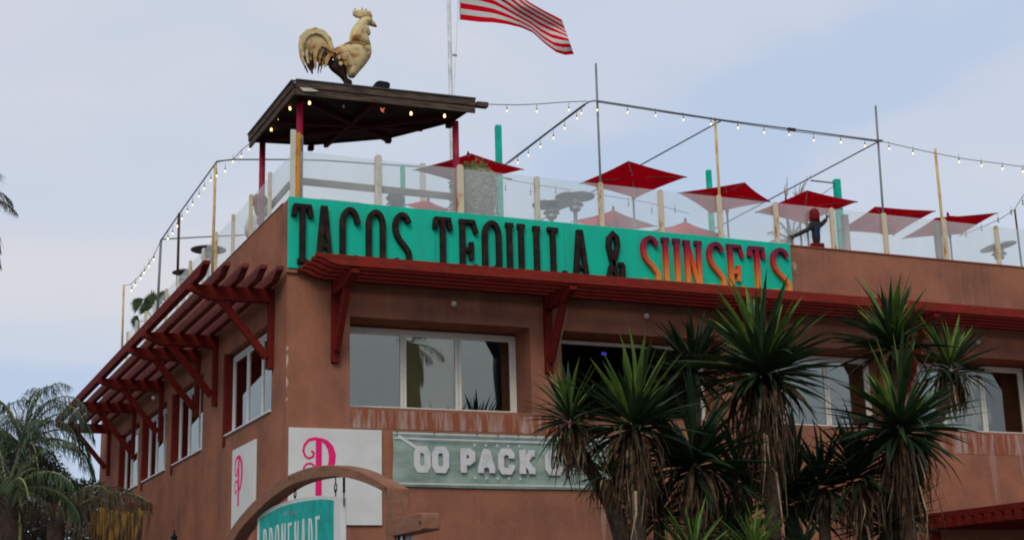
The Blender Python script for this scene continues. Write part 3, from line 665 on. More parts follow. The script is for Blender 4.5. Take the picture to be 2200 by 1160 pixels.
# ------------------------------------------------------------------ canopy, rooster, spotlight
ZR = 9.95
cp = thing('rooster_canopy', 'dark brown timber canopy on maroon posts at the terrace corner', 'canopy', (1.5, 1.5, DECK))
def quad(u, v, z=ZR): p = at(u, v, 2, z); return (p.x, p.y)
plan = [(.06, -.10), (3.06, -.10), (2.98, .72), (2.24, 1.82), (1.08, 2.52), (.05, 2.64)]
obj('roof_panel', MB().prism([(x, y, ZR - .03) for x, y in plan], (0, 0, .05)), M['brownroof'], cp)
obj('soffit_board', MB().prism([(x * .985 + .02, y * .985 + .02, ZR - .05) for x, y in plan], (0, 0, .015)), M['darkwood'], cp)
ed = [(plan[0], plan[1], 'f'), (plan[5], plan[0], 's'), (plan[1], plan[2], 'o'), (plan[2], plan[3], 'o'), (plan[3], plan[4], 'o'), (plan[4], plan[5], 'o')]
for a, b, k in ed:
    h = .21 if k in 'fs' else .07
    a = Vector((*a, 0)); b = Vector((*b, 0)); d = (b - a).normalized(); nrm = Vector((d.y, -d.x, 0))
    if k in 'fs':
        # two stacked fascia boards, upper one proud
        for j, (zt, zb, o_) in enumerate(((.035, -.075, .03), (-.078, -.19, .012))):
            q0 = a + nrm * o_ + d * .005 * j; q1 = b + nrm * o_
            obj('fascia_board', MB().bar((q0.x, q0.y, ZR + (zt + zb) / 2), (q1.x, q1.y, ZR + (zt + zb) / 2), .035, zt - zb), M['brownroof'], cp, bevel=.004)
        q0 = a + nrm * .03; q1 = b + nrm * .03
        obj('roof_edge_trim', MB().bar((q0.x, q0.y, ZR + .049), (q1.x, q1.y, ZR + .049), .07, .022), M['roofcap'], cp)
    else:
        q0 = a - nrm * .0; q1 = b - nrm * .0
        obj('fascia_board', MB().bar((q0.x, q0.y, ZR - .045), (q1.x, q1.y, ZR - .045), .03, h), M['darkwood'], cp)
obj('corner_plate', MB().prism([fy(u, v, -.16) for u, v in ((643,188),(668,190),(685,196),(672,197),(652,196))], (0, .006, 0)), M['creamw'], cp)
obj('beam_end', MB().box((3.10, -.12, ZR - .06), (3.30, .0, ZR + .02)), M['brownroof'], cp, bevel=.004)
rd = mat('oxblood_rafter', (.075, .018, .016), .7)
for p, q in (((.25, .25), (2.2, 1.78)), ((.2, 1.4), (2.6, 1.1)), ((1.4, .1), (1.3, 2.4)), ((.2, 2.4), (2.8, .35))):
    obj('rafter', MB().bar((*p, ZR - .10), (*q, ZR - .10), .07, .085), rd, cp)
for (x, y), zt in (((.225, .20), ZR - .19), ((2.84, .20), ZR - .19), ((.22, 2.50), ZR - .06)):
    obj('post', MB().tube([(x, y, DECK), (x, y, zt)], .052, 10), M['maroon'], cp, smooth=True)
obj('post_sleeve', MB().tube([(.225, .20, TOP), (.225, .20, 9.22)], .057, 10), mat('bare_grey_steel', (.24, .21, .20), .5, (.18, .10, .09), sc=5), cp, smooth=True)
for p in ((1.08, 2.54, ZR - .12), (2.25, 1.84, ZR - .10), (2.94, .74, ZR - .12)):
    obj('bracket_tip', MB().box((p[0] - .05, p[1] - .05, p[2] - .05), (p[0] + .05, p[1] + .05, p[2] + .04)), rd, cp, bevel=.01)

for q in cp.children:                      # the roof climbs slightly towards its right end
    if q.name.split('.')[0] in ('roof_panel', 'soffit_board', 'fascia_board', 'roof_edge_trim', 'rafter', 'beam_end', 'bracket_tip'):
        for v in q.data.vertices: v.co.z += .022 * (v.co.x + cp.location.x)
YR = .3
ro = thing('rooster_sculpture', 'gold painted metal rooster standing on the canopy roof', 'sculpture', fy(745, 180, YR))
def Z(u, v): return (620 + u / 5.8, v / 5.8)
def inflate(poly, T, R, y0, step=None):
    """puffed metal sheet: poly in picture points on plane y0"""
    P3 = [fy(*Z(*q), y0) for q in poly]; P = [Vector((p.x, p.z)) for p in P3]; n = len(P)
    # resample outline
    Q = []
    for i in range(n):
        a, b = P[i], P[(i + 1) % n]; k = max(1, int((b - a).length / .03))
        Q += [a + (b - a) * j / k for j in range(k)]
    # soften corners
    Q = [(Q[i - 1] + Q[i] * 2 + Q[(i + 1) % len(Q)]) / 4 for i in range(len(Q))]
    N_ = len(Q); xs = [q.x for q in Q]; zs = [q.y for q in Q]; s = step or .03; pts = list(Q)
    def seg(p):
        m = 9
        for i in range(N_):
            a, b = Q[i], Q[(i + 1) % N_]; ab = b - a; t = max(0, min(1, (p - a).dot(ab) / max(ab.length_squared, 1e-9))); m = min(m, (p - a - ab * t).length)
        return m
    def ins(p):
        c = False
        for i in range(N_):
            a, b = Q[i], Q[(i + 1) % N_]
            if (a.y > p.y) != (b.y > p.y) and p.x < (b.x - a.x) * (p.y - a.y) / (b.y - a.y) + a.x: c = not c
        return c
    x = min(xs)
    while x < max(xs):
        z = min(zs)
        while z < max(zs):
            p = Vector((x, z))
            if ins(p) and seg(p) > s * .6: pts.append(p)
            z += s
        x += s
    vo, _, fo, _, _, _ = geometry.delaunay_2d_cdt(pts, [(i, (i + 1) % N_) for i in range(N_)], [list(range(N_))], 1, 1e-6)
    mb = MB(); h = []
    for p in vo:
        d = seg(p); d = 0 if d < 1e-4 else d; t = min(1, d / R); h.append(.008 + T * math.sqrt(max(0, 1 - (1 - t) ** 2)))
    nv = len(vo)
    mb.add([(p.x, y0 - h[i], p.y) for i, p in enumerate(vo)] + [(p.x, y0 + h[i], p.y) for i, p in enumerate(vo)],
           [tuple(f) for f in fo] + [tuple(i + nv for i in f)[::-1] for f in fo])
    bnd = {}
    for f in fo:
        for a, b in zip(f, list(f[1:]) + [f[0]]): bnd[(a, b)] = bnd.get((a, b), 0) + 1
    for (a, b) in bnd:
        if (b, a) not in bnd: mb.add([mb.v[a].copy(), mb.v[b].copy(), mb.v[b + nv].copy(), mb.v[a + nv].copy()], [(0, 3, 2, 1)])
    bm = bmesh.new(); vv = [bm.verts.new(v) for v in mb.v]
    for f in mb.f:
        try: bm.faces.new([vv[i] for i in f])
        except ValueError: pass
    bmesh.ops.remove_doubles(bm, verts=bm.verts, dist=1e-5); bm.verts.index_update()
    out = MB(); out.add([v.co.copy() for v in bm.verts], [[v.index for v in f.verts] for f in bm.faces]); bm.free(); return out
body = [(545,620),(620,580),(700,548),(830,528),(930,545),(1020,575),(1038,650),(1015,730),(950,820),(880,900),(810,985),(740,960),(715,830),(660,800),(590,770),(550,730)]
obj('body', inflate(body, .13, .16, YR), M['gold'], ro, smooth=True)
neck = [(700,552),(755,530),(762,440),(790,360),(840,290),(900,225),(960,200),(1040,225),(1052,280),(1010,320),(975,340),(990,440),(1012,520),(1028,585),(930,555),(820,540)]
obj('neck', inflate(neck, .085, .10, YR), M['gold'], ro, smooth=True)
obj('comb', inflate([(800,150),(828,88),(842,150),(868,110),(884,150),(922,82),(930,150),(970,98),(978,160),(1015,125),(1025,175),(1055,205),(1045,240),(950,225),(890,238),(830,222),(795,195)], .025, .04, YR, .02), M['gold'], ro, smooth=True)
obj('beak', inflate([(1035,255),(1075,280),(1108,352),(1060,335),(1000,325)], .03, .04, YR, .02), M['goldr'], ro, smooth=True)
obj('wattle', inflate([(940,310),(985,318),(1010,370),(1026,425),(1002,458),(965,400)], .03, .03, YR - .06, .02), M['gold'], ro, smooth=True)
for k in range(16):
    u0 = 600 + (k % 6) * 62 + (k // 6) * 25; v0 = 640 + (k // 6) * 75
    a = fy(*Z(u0, v0), YR - .125 - .004 * (k % 2)); obj('breast_feather', MB().prism([a + Vector((px(a, x), 0, px(a, z))) for x, z in ((-3, 4), (3, 3.5), (5, -1), (1, -6), (-4, -2))], (0, .03, 0)), M['goldr'] if k % 3 else M['gold'], ro)
obj('eye', MB().ico(fy(*Z(990, 262), YR - .085), .012), M['goldd'], ro)
obj('shaded_underside', inflate([(548,745),(600,775),(720,825),(722,900),(735,985),(790,1000),(792,1085),(695,1085),(690,1030),(640,965),(540,890),(495,835),(500,790)], .06, .08, YR + .05), M['goldd'], ro, smooth=True)  # dark rusty piece painting in the shade of the hollow underside
obj('collar', MB().tube([fy(*Z(u, v), YR - q) for u, v, q in ((700,550,.05),(760,528,.10),(830,528,.125),(900,540,.13),(950,560,.12),(1022,578,.06))], .012, 6), M['goldr'], ro)
obj('wing_patch', inflate([(560,640),(640,600),(700,640),(690,700),(620,690)], .03, .05, YR - .10, .02), M['goldr'], ro, smooth=True)
lg = fy(*Z(745, 1085), YR)
obj('leg', MB().tube([lg + Vector((-.05, 0, .1)), (lg.x - .05, YR, ZR + .02)], .028, 8), M['goldd'], ro)
obj('leg', MB().tube([lg + Vector((.04, .06, .1)), (lg.x + .04, YR + .06, ZR + .02)], .028, 8), M['goldd'], ro)
obj('base_plate', MB().box((lg.x - .16, YR - .12, ZR + .022), (lg.x + .16, YR + .18, ZR + .04)), M['goldd'], ro)
tail = [([(555,655),(500,500),(430,420),(335,388),(240,412),(172,480),(150,590),(160,720),(200,830),(240,915)], 70),
        ([(555,660),(470,520),(380,450),(290,460),(225,540),(215,660),(245,800),(292,930)], 66),
        ([(555,665),(470,560),(395,500),(310,530),(270,620),(275,760),(300,920)], 60),
        ([(555,670),(480,590),(400,560),(345,620),(325,720),(335,840),(330,880)], 50),
        ([(556,680),(480,620),(415,620),(385,700),(380,800),(362,925)], 48),
        ([(556,690),(500,650),(445,680),(425,780),(390,920)], 44),
        ([(556,700),(515,690),(480,740),(460,820),(440,850)], 46)]
for i, (pts, wpx) in enumerate(tail):
    yy = YR + .07 * ((i % 3) - 1); m4 = MB(); n = len(pts)
    w3 = [fy(*Z(*q), yy) for q in pts]; s = (w3[1] - w3[0]).length
    pw = px(w3[0], wpx / 5.8) * 1.2
    ws = [pw * k for k in [.5] + [min(1, .8 + .4 * t) * (1 if t < .55 else max(.06, 1 - (t - .55) / .45)) for t in [j / (n - 1) for j in range(1, n)]]]
    ribbon(m4, [(p.x, p.z) for p in w3], ws, 0, .03, lambda a, z, d, yy=yy: (a, yy - d, z))
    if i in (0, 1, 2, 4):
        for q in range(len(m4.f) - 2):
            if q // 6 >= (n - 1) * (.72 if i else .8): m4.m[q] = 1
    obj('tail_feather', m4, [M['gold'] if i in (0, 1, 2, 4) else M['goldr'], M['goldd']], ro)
obj('tail_dome', inflate([(548,625),(500,500),(430,420),(335,385),(240,405),(165,470),(148,570),(160,690),(195,640),(235,600),(280,690),(330,690),(365,640),(420,690),(460,640),(500,700),(552,680)], .035, .10, YR - .01), M['gold'], ro, smooth=True)
obj('tail_shadow_sheet', inflate([(500,600),(560,660),(545,760),(490,830),(440,800),(400,840),(330,720),(320,860),(280,900),(235,840),(185,720),(200,620),(330,560),(430,560)], .02, .05, YR + .10, .035), M['goldd'], ro, smooth=True)  # dark sheet painting shade into the gaps between tail feathers

sp = fy(820, 190, .15)
o = thing('roof_spotlight', 'black floodlight on the canopy roof right of the rooster', 'lamp', (sp.x, .15, ZR))
obj('housing', MB().prism([fy(u, v, .08) for u, v in ((804,190),(808,176),(816,173),(834,176),(839,180),(837,193),(820,194))], (0, .16, 0)), M['black'], o, bevel=.01)
obj('bracket', MB().box((sp.x - .08, .1, ZR + .025), (sp.x + .08, .22, ZR + .14)), M['black'], o)

# ------------------------------------------------------------------ flagpole and flag
YF = 6.0
fp = fy(970, 100, YF)
o = thing('flagpole', 'thin white flagpole rising behind the canopy', 'flagpole', (fp.x, YF, DECK))
b0 = fy(973, 230, YF)
obj('pole', MB().tube([(b0.x - .02, YF, DECK), (fy(968, 0, YF).x - .05, YF, fy(968, 0, YF).z + 2.6)], [.055, .036], 10), M['pole'], o, smooth=True)
obj('truck', MB().ico((fy(968, 0, YF).x - .05, YF, fy(968, 0, YF).z + 2.66), .07), M['pole'], o)
obj('halyard', MB().tube([fy(986, -110, YF - .05), fy(983, 40, YF - .05), fy(979, 118, YF - .05), fy(975, 205, YF - .04)], .006, 5), M['pole'], o)
obj('cleat', MB().box(fy(973, 116, YF - .07), fy(981, 122, YF - .04)), M['steel'], o)
fl = thing('flag', 'red and white striped flag blowing to the right of the white pole', 'flag', fy(988, 40, YF))
bot = [(988,43),(1030,48),(1060,49),(1090,53),(1120,60),(1145,71),(1170,94),(1195,113),(1215,119),(1233,117)]
topc = [(986,-115),(1030,-98),(1068,-72),(1097,-40),(1118,-12),(1132,2),(1152,14),(1172,25),(1190,34),(1207,43)]
def lerpc(c, t):
    f = t * (len(c) - 1); i = min(int(f), len(c) - 2); f -= i; return (c[i][0] + (c[i+1][0] - c[i][0]) * f, c[i][1] + (c[i+1][1] - c[i][1]) * f)
nu, per = 44, 3; nvv = 13 * per; vs = []; fs = []; ms = []
for j in range(nvv + 1):
    for i in range(nu + 1):
        a = i / nu; b = j / nvv; p = lerpc(topc, a); q = lerpc(bot, a)
        wob = .10 * math.sin(b * math.pi) * math.sin(a * 7.5 - b * 3) * a
        bb = max(0, min(1, b + wob))
        u_ = p[0] + (q[0] - p[0]) * bb; v_ = p[1] + (q[1] - p[1]) * bb
        yy = YF + .30 * a * math.sin(a * 8.0 + b * 2.6 + .6) + .10 * math.sin(b * 9 + a * 5) * a
        vs.append(fy(u_, v_, yy))
for j in range(nvv):
    for i in range(nu):
        fs.append((j*(nu+1)+i, j*(nu+1)+i+1, (j+1)*(nu+1)+i+1, (j+1)*(nu+1)+i))
        s = j // per; ms.append(2 if (s < 7 and i < nu * .28) else (0 if s % 2 == 0 else 1))
mb = MB(); mb.v = [Vector(v) for v in vs]; mb.f = fs; mb.m = ms
obj('cloth', mb, [M['flagr'], M['flagw'], M['flagb']], fl, smooth=True, norm=False)
obj('hem', MB().tube([fy(987, -113, YF - .01), fy(988, 43, YF - .01)], .012, 6), M['flagw'], fl)

# ------------------------------------------------------------------ pipe frame over the terrace
pfm = thing('light_pole_frame', 'frame of thin scaffold pipes carrying the string lights above the terrace', 'pole frame', (5.4, .15, DECK))
YP = .15
def pole(u, vt, ub, r, mt, plane=('y', YP), z0=TOP):
    p = fy(u, vt, plane[1]) if plane[0] == 'y' else lx(u, vt, plane[1])
    q = fy(ub[0], ub[1], plane[1]) if plane[0] == 'y' else lx(ub[0], ub[1], plane[1])
    return obj('pole', MB().tube([q, p], r, 8), mt, pfm, smooth=True)
YP2 = .155
pole(1280, 137, (1294, 492), .020, M['pipe']); pole(1536, 254, (1551, 519), .024, M['pipey']); pole(1881, 228, (1904, 552), .020, M['pipe'])
pole(2009, 320, (2033, 566), .026, M['pipey']); pole(2180, 450, (2196, 580), .018, M['pipered'])
for u, vt, ub, mt, r in ((463, 350, (456, 590), M['pipey'], .028), (385, 458, (381, 612), M['pipered'], .028), (346, 515, (337, 690), M['pipe'], .028), (266, 612, (262, 752), M['pipey'], .026)):
    pole(u, vt, ub, r, mt, ('x', .10))
ZP = 10.40
def pipe(pts, r=.0145, nm='pipe'): return obj(nm, MB().tube(pts, r, 8), M['pipe'], pfm, smooth=True)
a = fy(1300, 219, YP - .03); b = fy(1890, 303, YP - .03)
bend = [at(1090, 350, 2, ZP), at(1240, 236, 2, ZP), at(1255, 225, 2, ZP), fy(1266, 219, YP + .05), fy(1276, 217, YP - .02), fy(1290, 218, YP - .03), fy(1536, 256, YP - .03), b]
far = at(1090, 350, 2, ZP); nr = at(1240, 236, 2, ZP)
bend[0] = nr + (far - nr) * 1.0
pipe(bend)
pipe([bend[0], bend[0] + (far - nr).normalized() * 7])
p0 = at(1552, 258, 2, ZP - .02); p1 = at(1385, 350, 2, ZP - .02); pipe([p0, p0 + (p1 - p0).normalized() * 11])
p0 = at(1888, 304, 2, ZP - .02); p1 = at(1730, 388, 2, ZP - .02); pipe([p0, p0 + (p1 - p0).normalized() * 11])
sl_ = [lx(466, 347, .10), lx(386, 458, .10), lx(346, 516, .10)]; pipe(sl_)
obj('coupling', MB().box(fy(1694, 274, YP - .06), fy(1707, 283, YP - .01)), M['pipered'], pfm)
obj('coupling', MB().box(fy(1884, 299, YP - .07), fy(1893, 306, YP - .01)), M['pipe'], pfm)
pipe([lx(465, 347, .12), at(500, 343, 1, 5.5), at(620, 343, 1, 5.6)] + [fy(u, v, 5.6) for u, v in ((700, 345), (800, 352), (905, 359), (985, 366), (1100, 385))], .016)
pipe([lx(349, 514, .12)] + [fy(u, v, lx(349, 514, .12).y) for u, v in ((420, 510), (525, 505))], .016)

# ------------------------------------------------------------------ string lights
SOCK = MB().lathe((0, 0, 0), [(.012, 0), (.017, -.01), (.019, -.05), (.015, -.055)], 8)
me_sock = mesh_from('socket', SOCK, M['cable'])
BULB = MB().lathe((0, 0, 0), [(.011, -.052), (.022, -.075), (.029, -.10), (.026, -.122), (.013, -.138), (0, -.142)], 10)
me_bulb = {k: mesh_from('bulb', BULB, M[m_], smooth=True) for k, m_ in (('off', 'bulb'), ('lit', 'bulblit'), ('dim', 'bulbdim'))}
def string(label, cable, bulbs, state='off', P=None, drop=8, r=.007):
    pts = [P(*c) for c in cable]
    o = thing('string_lights', label, 'string lights', pts[0], 'festoon light strings over the terrace')
    obj('cable', MB().tube(pts, r, 5), M['cable'], o)
    for (u, v) in bulbs:
        p = P(u, v - drop)                      # socket top
        sc_ = px(p, 14) / .142
        s = inst('socket', me_sock, o, Matrix.Translation(p) @ Matrix.Scale(sc_ * .8, 4))
        k = inst('bulb', me_bulb[state], o, Matrix.Translation(p) @ Matrix.Scale(sc_ * .8, 4))
        t = MB().tube([p, P(u, v - drop - 9)], .004, 4)
        obj('lead', t, M['cable'], o)
    return o
PF = lambda u, v: fy(u, v, .08)
string('dark string of bulbs between the canopy and the tall corner pipe', [(1022,223),(1060,225),(1110,226),(1160,224),(1210,220),(1262,218)], [(1018,238),(1089,240),(1153,241),(1222,238)], 'dim', P=PF)
string('bulbs hung along the long sloping pipe in front of the umbrellas', [(1284,220),(1400,238),(1536,258),(1700,282),(1888,305)], [(1283,238),(1348,243),(1408,250),(1468,259),(1527,268),(1585,276),(1641,286),(1695,291),(1748,303),(1806,307),(1858,315)], 'dim', P=PF)
string('bulbs hung on the wire beyond the second tall pipe at right', [(1890,303),(1950,317),(2010,330),(2080,343),(2150,352),(2235,364)], [(1910,321),(1961,331),(2060,349),(2108,357),(2153,364),(2197,370)], 'dim', P=PF)
PZ = lambda u, v: at(u, v, 2, 10.33) if False else Vector(at(u, v, 2, 10.36))
def PB(u, v):
    # below the pipe that runs back from the corner: same plan line, hanging
    t = (u - 1266) / (1090 - 1266); q = nr + (far - nr) * ((u - 1240) / (1090 - 1240))
    d = ROT @ Vector((u - 1100, -(v - 580), -F)); n_ = (far - nr).cross(Vector((0, 0, 1))).normalized()
    return CAM + d * ((nr - CAM).dot(n_) / d.dot(n_))
string('bulbs hung under the pipe running back from the tall corner pipe', [(1258,226),(1180,284),(1092,352)], [(1249,243),(1239,254),(1213,275),(1189,296),(1161,315),(1135,333),(1112,349)], 'dim', P=PB, drop=6)
PBk = lambda u, v: fy(u, v, 5.4)
string('faint string of bulbs sagging across the back of the terrace', [(1085,385),(1150,397),(1250,412),(1330,425),(1400,437),(1480,459)], [(1086,405),(1140,415),(1194,412),(1350,440),(1400,455),(1450,452)], P=PBk, drop=6)
PR = lambda u, v: fy(u, v, 2.0)
string('string of bulbs sagging down at the right edge behind the umbrellas', [(2240,390),(2200,418),(2180,450),(2150,470),(2110,488),(2060,508)], [(2197,436),(2172,457),(2144,474),(2108,492),(2075,505)], P=PR, drop=6)
PL = lambda u, v: lx(u, v, .06)
string('pale lit bulbs under the side pipe at the left', [(540,306),(520,322),(502,342),(466,349),(425,405),(386,459),(347,517)],
       [(536,319),(519,335),(501,346),(484,366),(466,376),(453,386),(439,403),(428,420),(414,438),(403,453),(391,468),(381,484),(371,500),(361,511)], 'dim', P=PL, drop=5)
string('bright bulbs sagging to the farthest post at the left end', [(346,516),(330,550),(312,578),(293,600),(280,611),(267,613)], [(331,556),(320,570),(310,584),(303,596),(291,611),(283,622)], 'dim', P=PL, drop=5)
cl = thing('string_lights', 'warm lit bulbs hung inside the edge of the rooster canopy', 'string lights', (.2, .05, ZR - .2), 'festoon light strings over the terrace')
for (u, v) in ((665, 222), (883, 245), (955, 250)):
    p = fy(u, v - 9, .05); inst('bulb', me_bulb['lit'], cl, Matrix.Translation(p) @ Matrix.Scale(.68, 4)); inst('socket', me_sock, cl, Matrix.Translation(p) @ Matrix.Scale(.68, 4))
    obj('lead', MB().tube([p, (p.x, p.y, ZR - .12)], .005, 4), M['cable'], cl)
for (u, v) in ((738, 229),):
    p = fy(u, v - 9, .05); inst('bulb', me_bulb['off'], cl, Matrix.Translation(p) @ Matrix.Scale(.68, 4)); inst('socket', me_sock, cl, Matrix.Translation(p) @ Matrix.Scale(.68, 4))
    obj('lead', MB().tube([p, (p.x, p.y, ZR - .12)], .005, 4), M['cable'], cl)
for (u, v) in ((623, 234), (600, 258), (583, 280)):
    p = lx(u, v - 9, .22); inst('bulb', me_bulb['lit'], cl, Matrix.Translation(p) @ Matrix.Scale(.68, 4)); inst('socket', me_sock, cl, Matrix.Translation(p) @ Matrix.Scale(.68, 4))
    obj('lead', MB().tube([p, (p.x, p.y, ZR - .12)], .005, 4), M['cable'], cl)
obj('cable', MB().tube([(2.75, .05, ZR - .115), (.2, .05, ZR - .115), (.2, 2.4, ZR - .115)], .006, 5), M['cable'], cl)
sp = fy(821, 237, .1)
o = thing('red_ceiling_lamp', 'small red star shaped lamp under the canopy edge', 'lamp', sp)
obj('lamp_body', MB().ico(sp, .028).bar(sp + Vector((-.035, -.02, .03)), sp + Vector((.02, -.02, -.045)), .012, .012).bar(sp + Vector((.035, -.025, .03)), sp, .012, .012), M['bulbred'], o)
obj('stem', MB().tube([sp, (sp.x, sp.y, ZR - .06)], .01, 5), M['cable'], o)
p = fy(1213, 822, .5)
tag(obj('red_lamp', MB().ico(p, .03).box((p.x - .02, .5, p.z), (p.x + .02, .53, p.z + .08)), M['bulbred']), 'tiny orange red lamp in the left edge of the open dark window', 'lamp')

# ------------------------------------------------------------------ umbrellas
def umbrella(label, Lp, Rp, Np, y0, rise, cloth, Fp=None, ribs=True):
    cu = ((Lp[0] + Rp[0]) / 2, (Lp[1] + Rp[1]) / 2); c = fy(*cu, y0)
    vd = Vector((c.x - CAM.x, c.y - CAM.y, 0)).normalized()
    def on(pt, k):
        d = ROT @ Vector((pt[0] - 1100, -(pt[1] - 580), -F)); return CAM + d * (((c + vd * k) - CAM).dot(vd) / d.dot(vd))
    Lw, Rw = on(Lp, 0), on(Rp, 0); hd = (Rw - Lw).length / 2
    Nw = on(Np, -hd); Fw = Vector(c) * 2 - Nw if Fp is None else on(Fp, hd)
    ap = (Lw + Rw + Nw + Fw) / 4 + Vector((0, 0, rise * hd))
    o = thing('patio_umbrella', label, 'umbrella', (ap.x, ap.y, DECK), 'red square umbrellas on the terrace')
    mb = MB(); n = 6; cs = [Lw, Nw, Rw, Fw]
    for k in range(4):
        A, B = cs[k], cs[(k + 1) % 4]; vs = []; fs = []
        for i in range(n + 1):
            t = i / n
            for j in range(n + 1):
                s = j / n; e = A.lerp(B, s); e2 = e - (e - (Lw + Rw + Nw + Fw) / 4) * .05 * math.sin(s * math.pi)
                q = ap.lerp(e2, t) - Vector((0, 0, .05 * hd * math.sin(t * math.pi)))
                vs.append(q)
        for i in range(n):
            for j in range(n): fs.append((i*(n+1)+j, i*(n+1)+j+1, (i+1)*(n+1)+j+1, (i+1)*(n+1)+j))
        mb.add(vs, fs)
    obj('canopy_cloth', mb, cloth, o, norm=False)
    obj('pole', MB().tube([(ap.x, ap.y, DECK), ap - Vector((0, 0, .01))], .02, 8), M['steel'], o, smooth=True)
    obj('finial', MB().lathe(ap, [(.02, -.01), (.03, .02), (.015, .06), (0, .08)], 8), M['figr'], o)
    for q in cs:
        obj('rib', MB().bar(ap - Vector((0, 0, .05)), q - Vector((0, 0, .012)), .016, .012), M['pipered'], o)
        hub = ap - Vector((0, 0, .38 * hd + .05)); mid = (ap + q) / 2 - Vector((0, 0, .02 + .035 * hd))
        obj('strut', MB().bar(hub, mid, .012, .010), M['pipered'], o)
    obj('hub', MB().tube([ap - Vector((0, 0, .43 * hd + .05)), ap - Vector((0, 0, .35 * hd + .05))], .03, 8), M['black'], o)
    obj('base', MB().lathe((ap.x, ap.y, DECK), [(.25, .002), (.25, .05), (.06, .08), (.03, .3), (.022, .3)], 16), M['black'], o)
    return o
umbrella('red umbrella directly behind the ivy column', (887, 365), (1126, 364), (1000, 398), 1.5, .26, M['umb'], (1012, 330))
umbrella('large dark red umbrella right of the tall corner pipe', (1245, 394), (1476, 380), (1365, 426), 1.3, .10, M['umb'], (1350, 346))
umbrella('dark red umbrella crossed by the rusty cream pipe', (1456, 414), (1656, 433), (1527, 459), 1.3, .14, M['umb'], (1600, 392))
umbrella('dark red umbrella over the carved figure', (1621, 456), (1843, 433), (1728, 481), 1.3, .06, M['umb'], (1734, 409))
umbrella('dark red umbrella crossed by the second tall pipe', (1800, 496), (2010, 453), (1921, 505), 1.3, .10, M['umb'], (1880, 444))
umbrella('dark red umbrella farthest right with a pink lit top', (1937, 513), (2144, 457), (2067, 503), 1.5, .22, M['umb'], (2010, 468))
umbrella('small bright red umbrella low behind the guard rail', (868, 440), (972, 452), (930, 462), 2.6, .30, M['umbp'])
umbrella('pink faded umbrella low behind the two patio heaters', (1226, 476), (1412, 486), (1330, 500), 2.6, .34, M['umbp'])
umbrella('pink faded umbrella low beside the rusty cream pipe', (1388, 498), (1560, 506), (1500, 520), 2.6, .32, M['umbp'])

# ------------------------------------------------------------------ patio heaters, teal posts, furniture
def heater(label, u, v, wpx, P, mt, tilt=0):
    c = P(u, v); R = px(c, wpx)
    o = thing('patio_heater', label, 'patio heater', (c.x, c.y, DECK), 'mushroom patio heaters on the terrace')
    sh = MB().lathe((0, 0, 0), [(R, 0), (R * .99, .018), (R * .7, .05), (R * .3, .085), (0, .10)], 28)
    sh.add([(R * .97 * math.cos(t), R * .97 * math.sin(t), .006) for t in [k * math.pi / 14 for k in range(28)]], [tuple(range(28))])
    rot = Matrix.Rotation(math.radians(tilt), 3, Vector((.42, .9, 0)))
    sh.v = [Vector(c) + rot @ q for q in sh.v]
    obj('reflector_dish', sh, mt, o, smooth=False)
    b = MB().lathe((c.x, c.y, c.z), [(.09, -.02), (.10, -.06), (.10, -.22), (.075, -.25)], 16)
    obj('burner', b, M['steel'], o, smooth=False)
    obj('burner_collar', MB().lathe((c.x, c.y, c.z), [(.14, -.13), (.15, -.15), (.10, -.17)], 16), M['steel'], o)
    obj('stand', MB().tube([(c.x, c.y, DECK + .7), (c.x, c.y, c.z - .25)], .035, 10), M['steel'], o, smooth=True)
    obj('tank_housing', MB().lathe((c.x, c.y, DECK), [(.24, .003), (.24, .08), (.19, .1), (.19, .7), (.05, .72)], 18), M['steel'], o)
    return o
heater('steel patio heater with its dish beside the tall corner pipe', 1235, 424, 43, lambda u, v: fy(u, v, 1.0), M['steel'])
heater('steel patio heater just left of and below the other one', 1184, 441, 41, lambda u, v: fy(u, v, 1.3), M['steel'])
heater('steel patio heater at the right edge with tilted dish', 2145, 531, 39, lambda u, v: fy(u, v, 1.0), M['steel'], tilt=-10)
heater('dark patio heater beside the yellow pole at the left', 448, 538, 38, lambda u, v: lx(u, v, .35), M['heaterd'])
heater('dark patio heater by the dark red pole farther along the left', 396, 587, 26, lambda u, v: lx(u, v, .35), M['heaterd'])
for u, vt, y, wpx, lb in ((1070, 270, 3.0, 12, 'tall teal post behind the umbrella and ivy column'), (865, 355, 5.0, 9, 'teal post behind the guard rail'), (1522, 366, 4.0, 10, 'short teal post left of the rusty cream pipe'), (1797, 386, 2.4, 13, 'teal post behind the umbrella over the carved figure')):
    p = fy(u, vt, y); h = px(p, wpx) / 2
    q = obj('teal_post', MB().box((p.x - h, y - h, DECK), (p.x + h, y + h, p.z)), M['tealpost'], loc=(p.x, y, DECK), bevel=.008)
    tag(q, lb, 'post', 'teal posts on the terrace')
p = fy(908, 352, 4.0); q = obj('cream_post', MB().box((p.x - .045, 3.95, DECK), (p.x + .045, 4.05, p.z)), M['creamw'], loc=(p.x, 4, DECK), bevel=.006); tag(q, 'pale cream post far back behind the red umbrella', 'post', 'plain posts on the terrace')
p = fy(1814, 462, 1.2); q = obj('grey_post', MB().box((p.x - .06, 1.15, DECK), (p.x + .06, 1.25, p.z)), mat('grey_tan_post', (.36, .31, .26), .8), loc=(p.x, 1.2, DECK), bevel=.006); tag(q, 'tan grey post beside the teal post at right', 'post', 'plain posts on the terrace')
p = fy(2012, 480, 1.0); q = obj('grey_post', MB().box((p.x - .06, .95, DECK), (p.x + .06, 1.05, p.z)), M['railwood'], loc=(p.x, 1.0, DECK), bevel=.006); tag(q, 'brown grey post under the rightmost umbrella', 'post', 'plain posts on the terrace')
p = fy(1742, 388, 2.4); p2 = fy(1797, 394, 2.4)
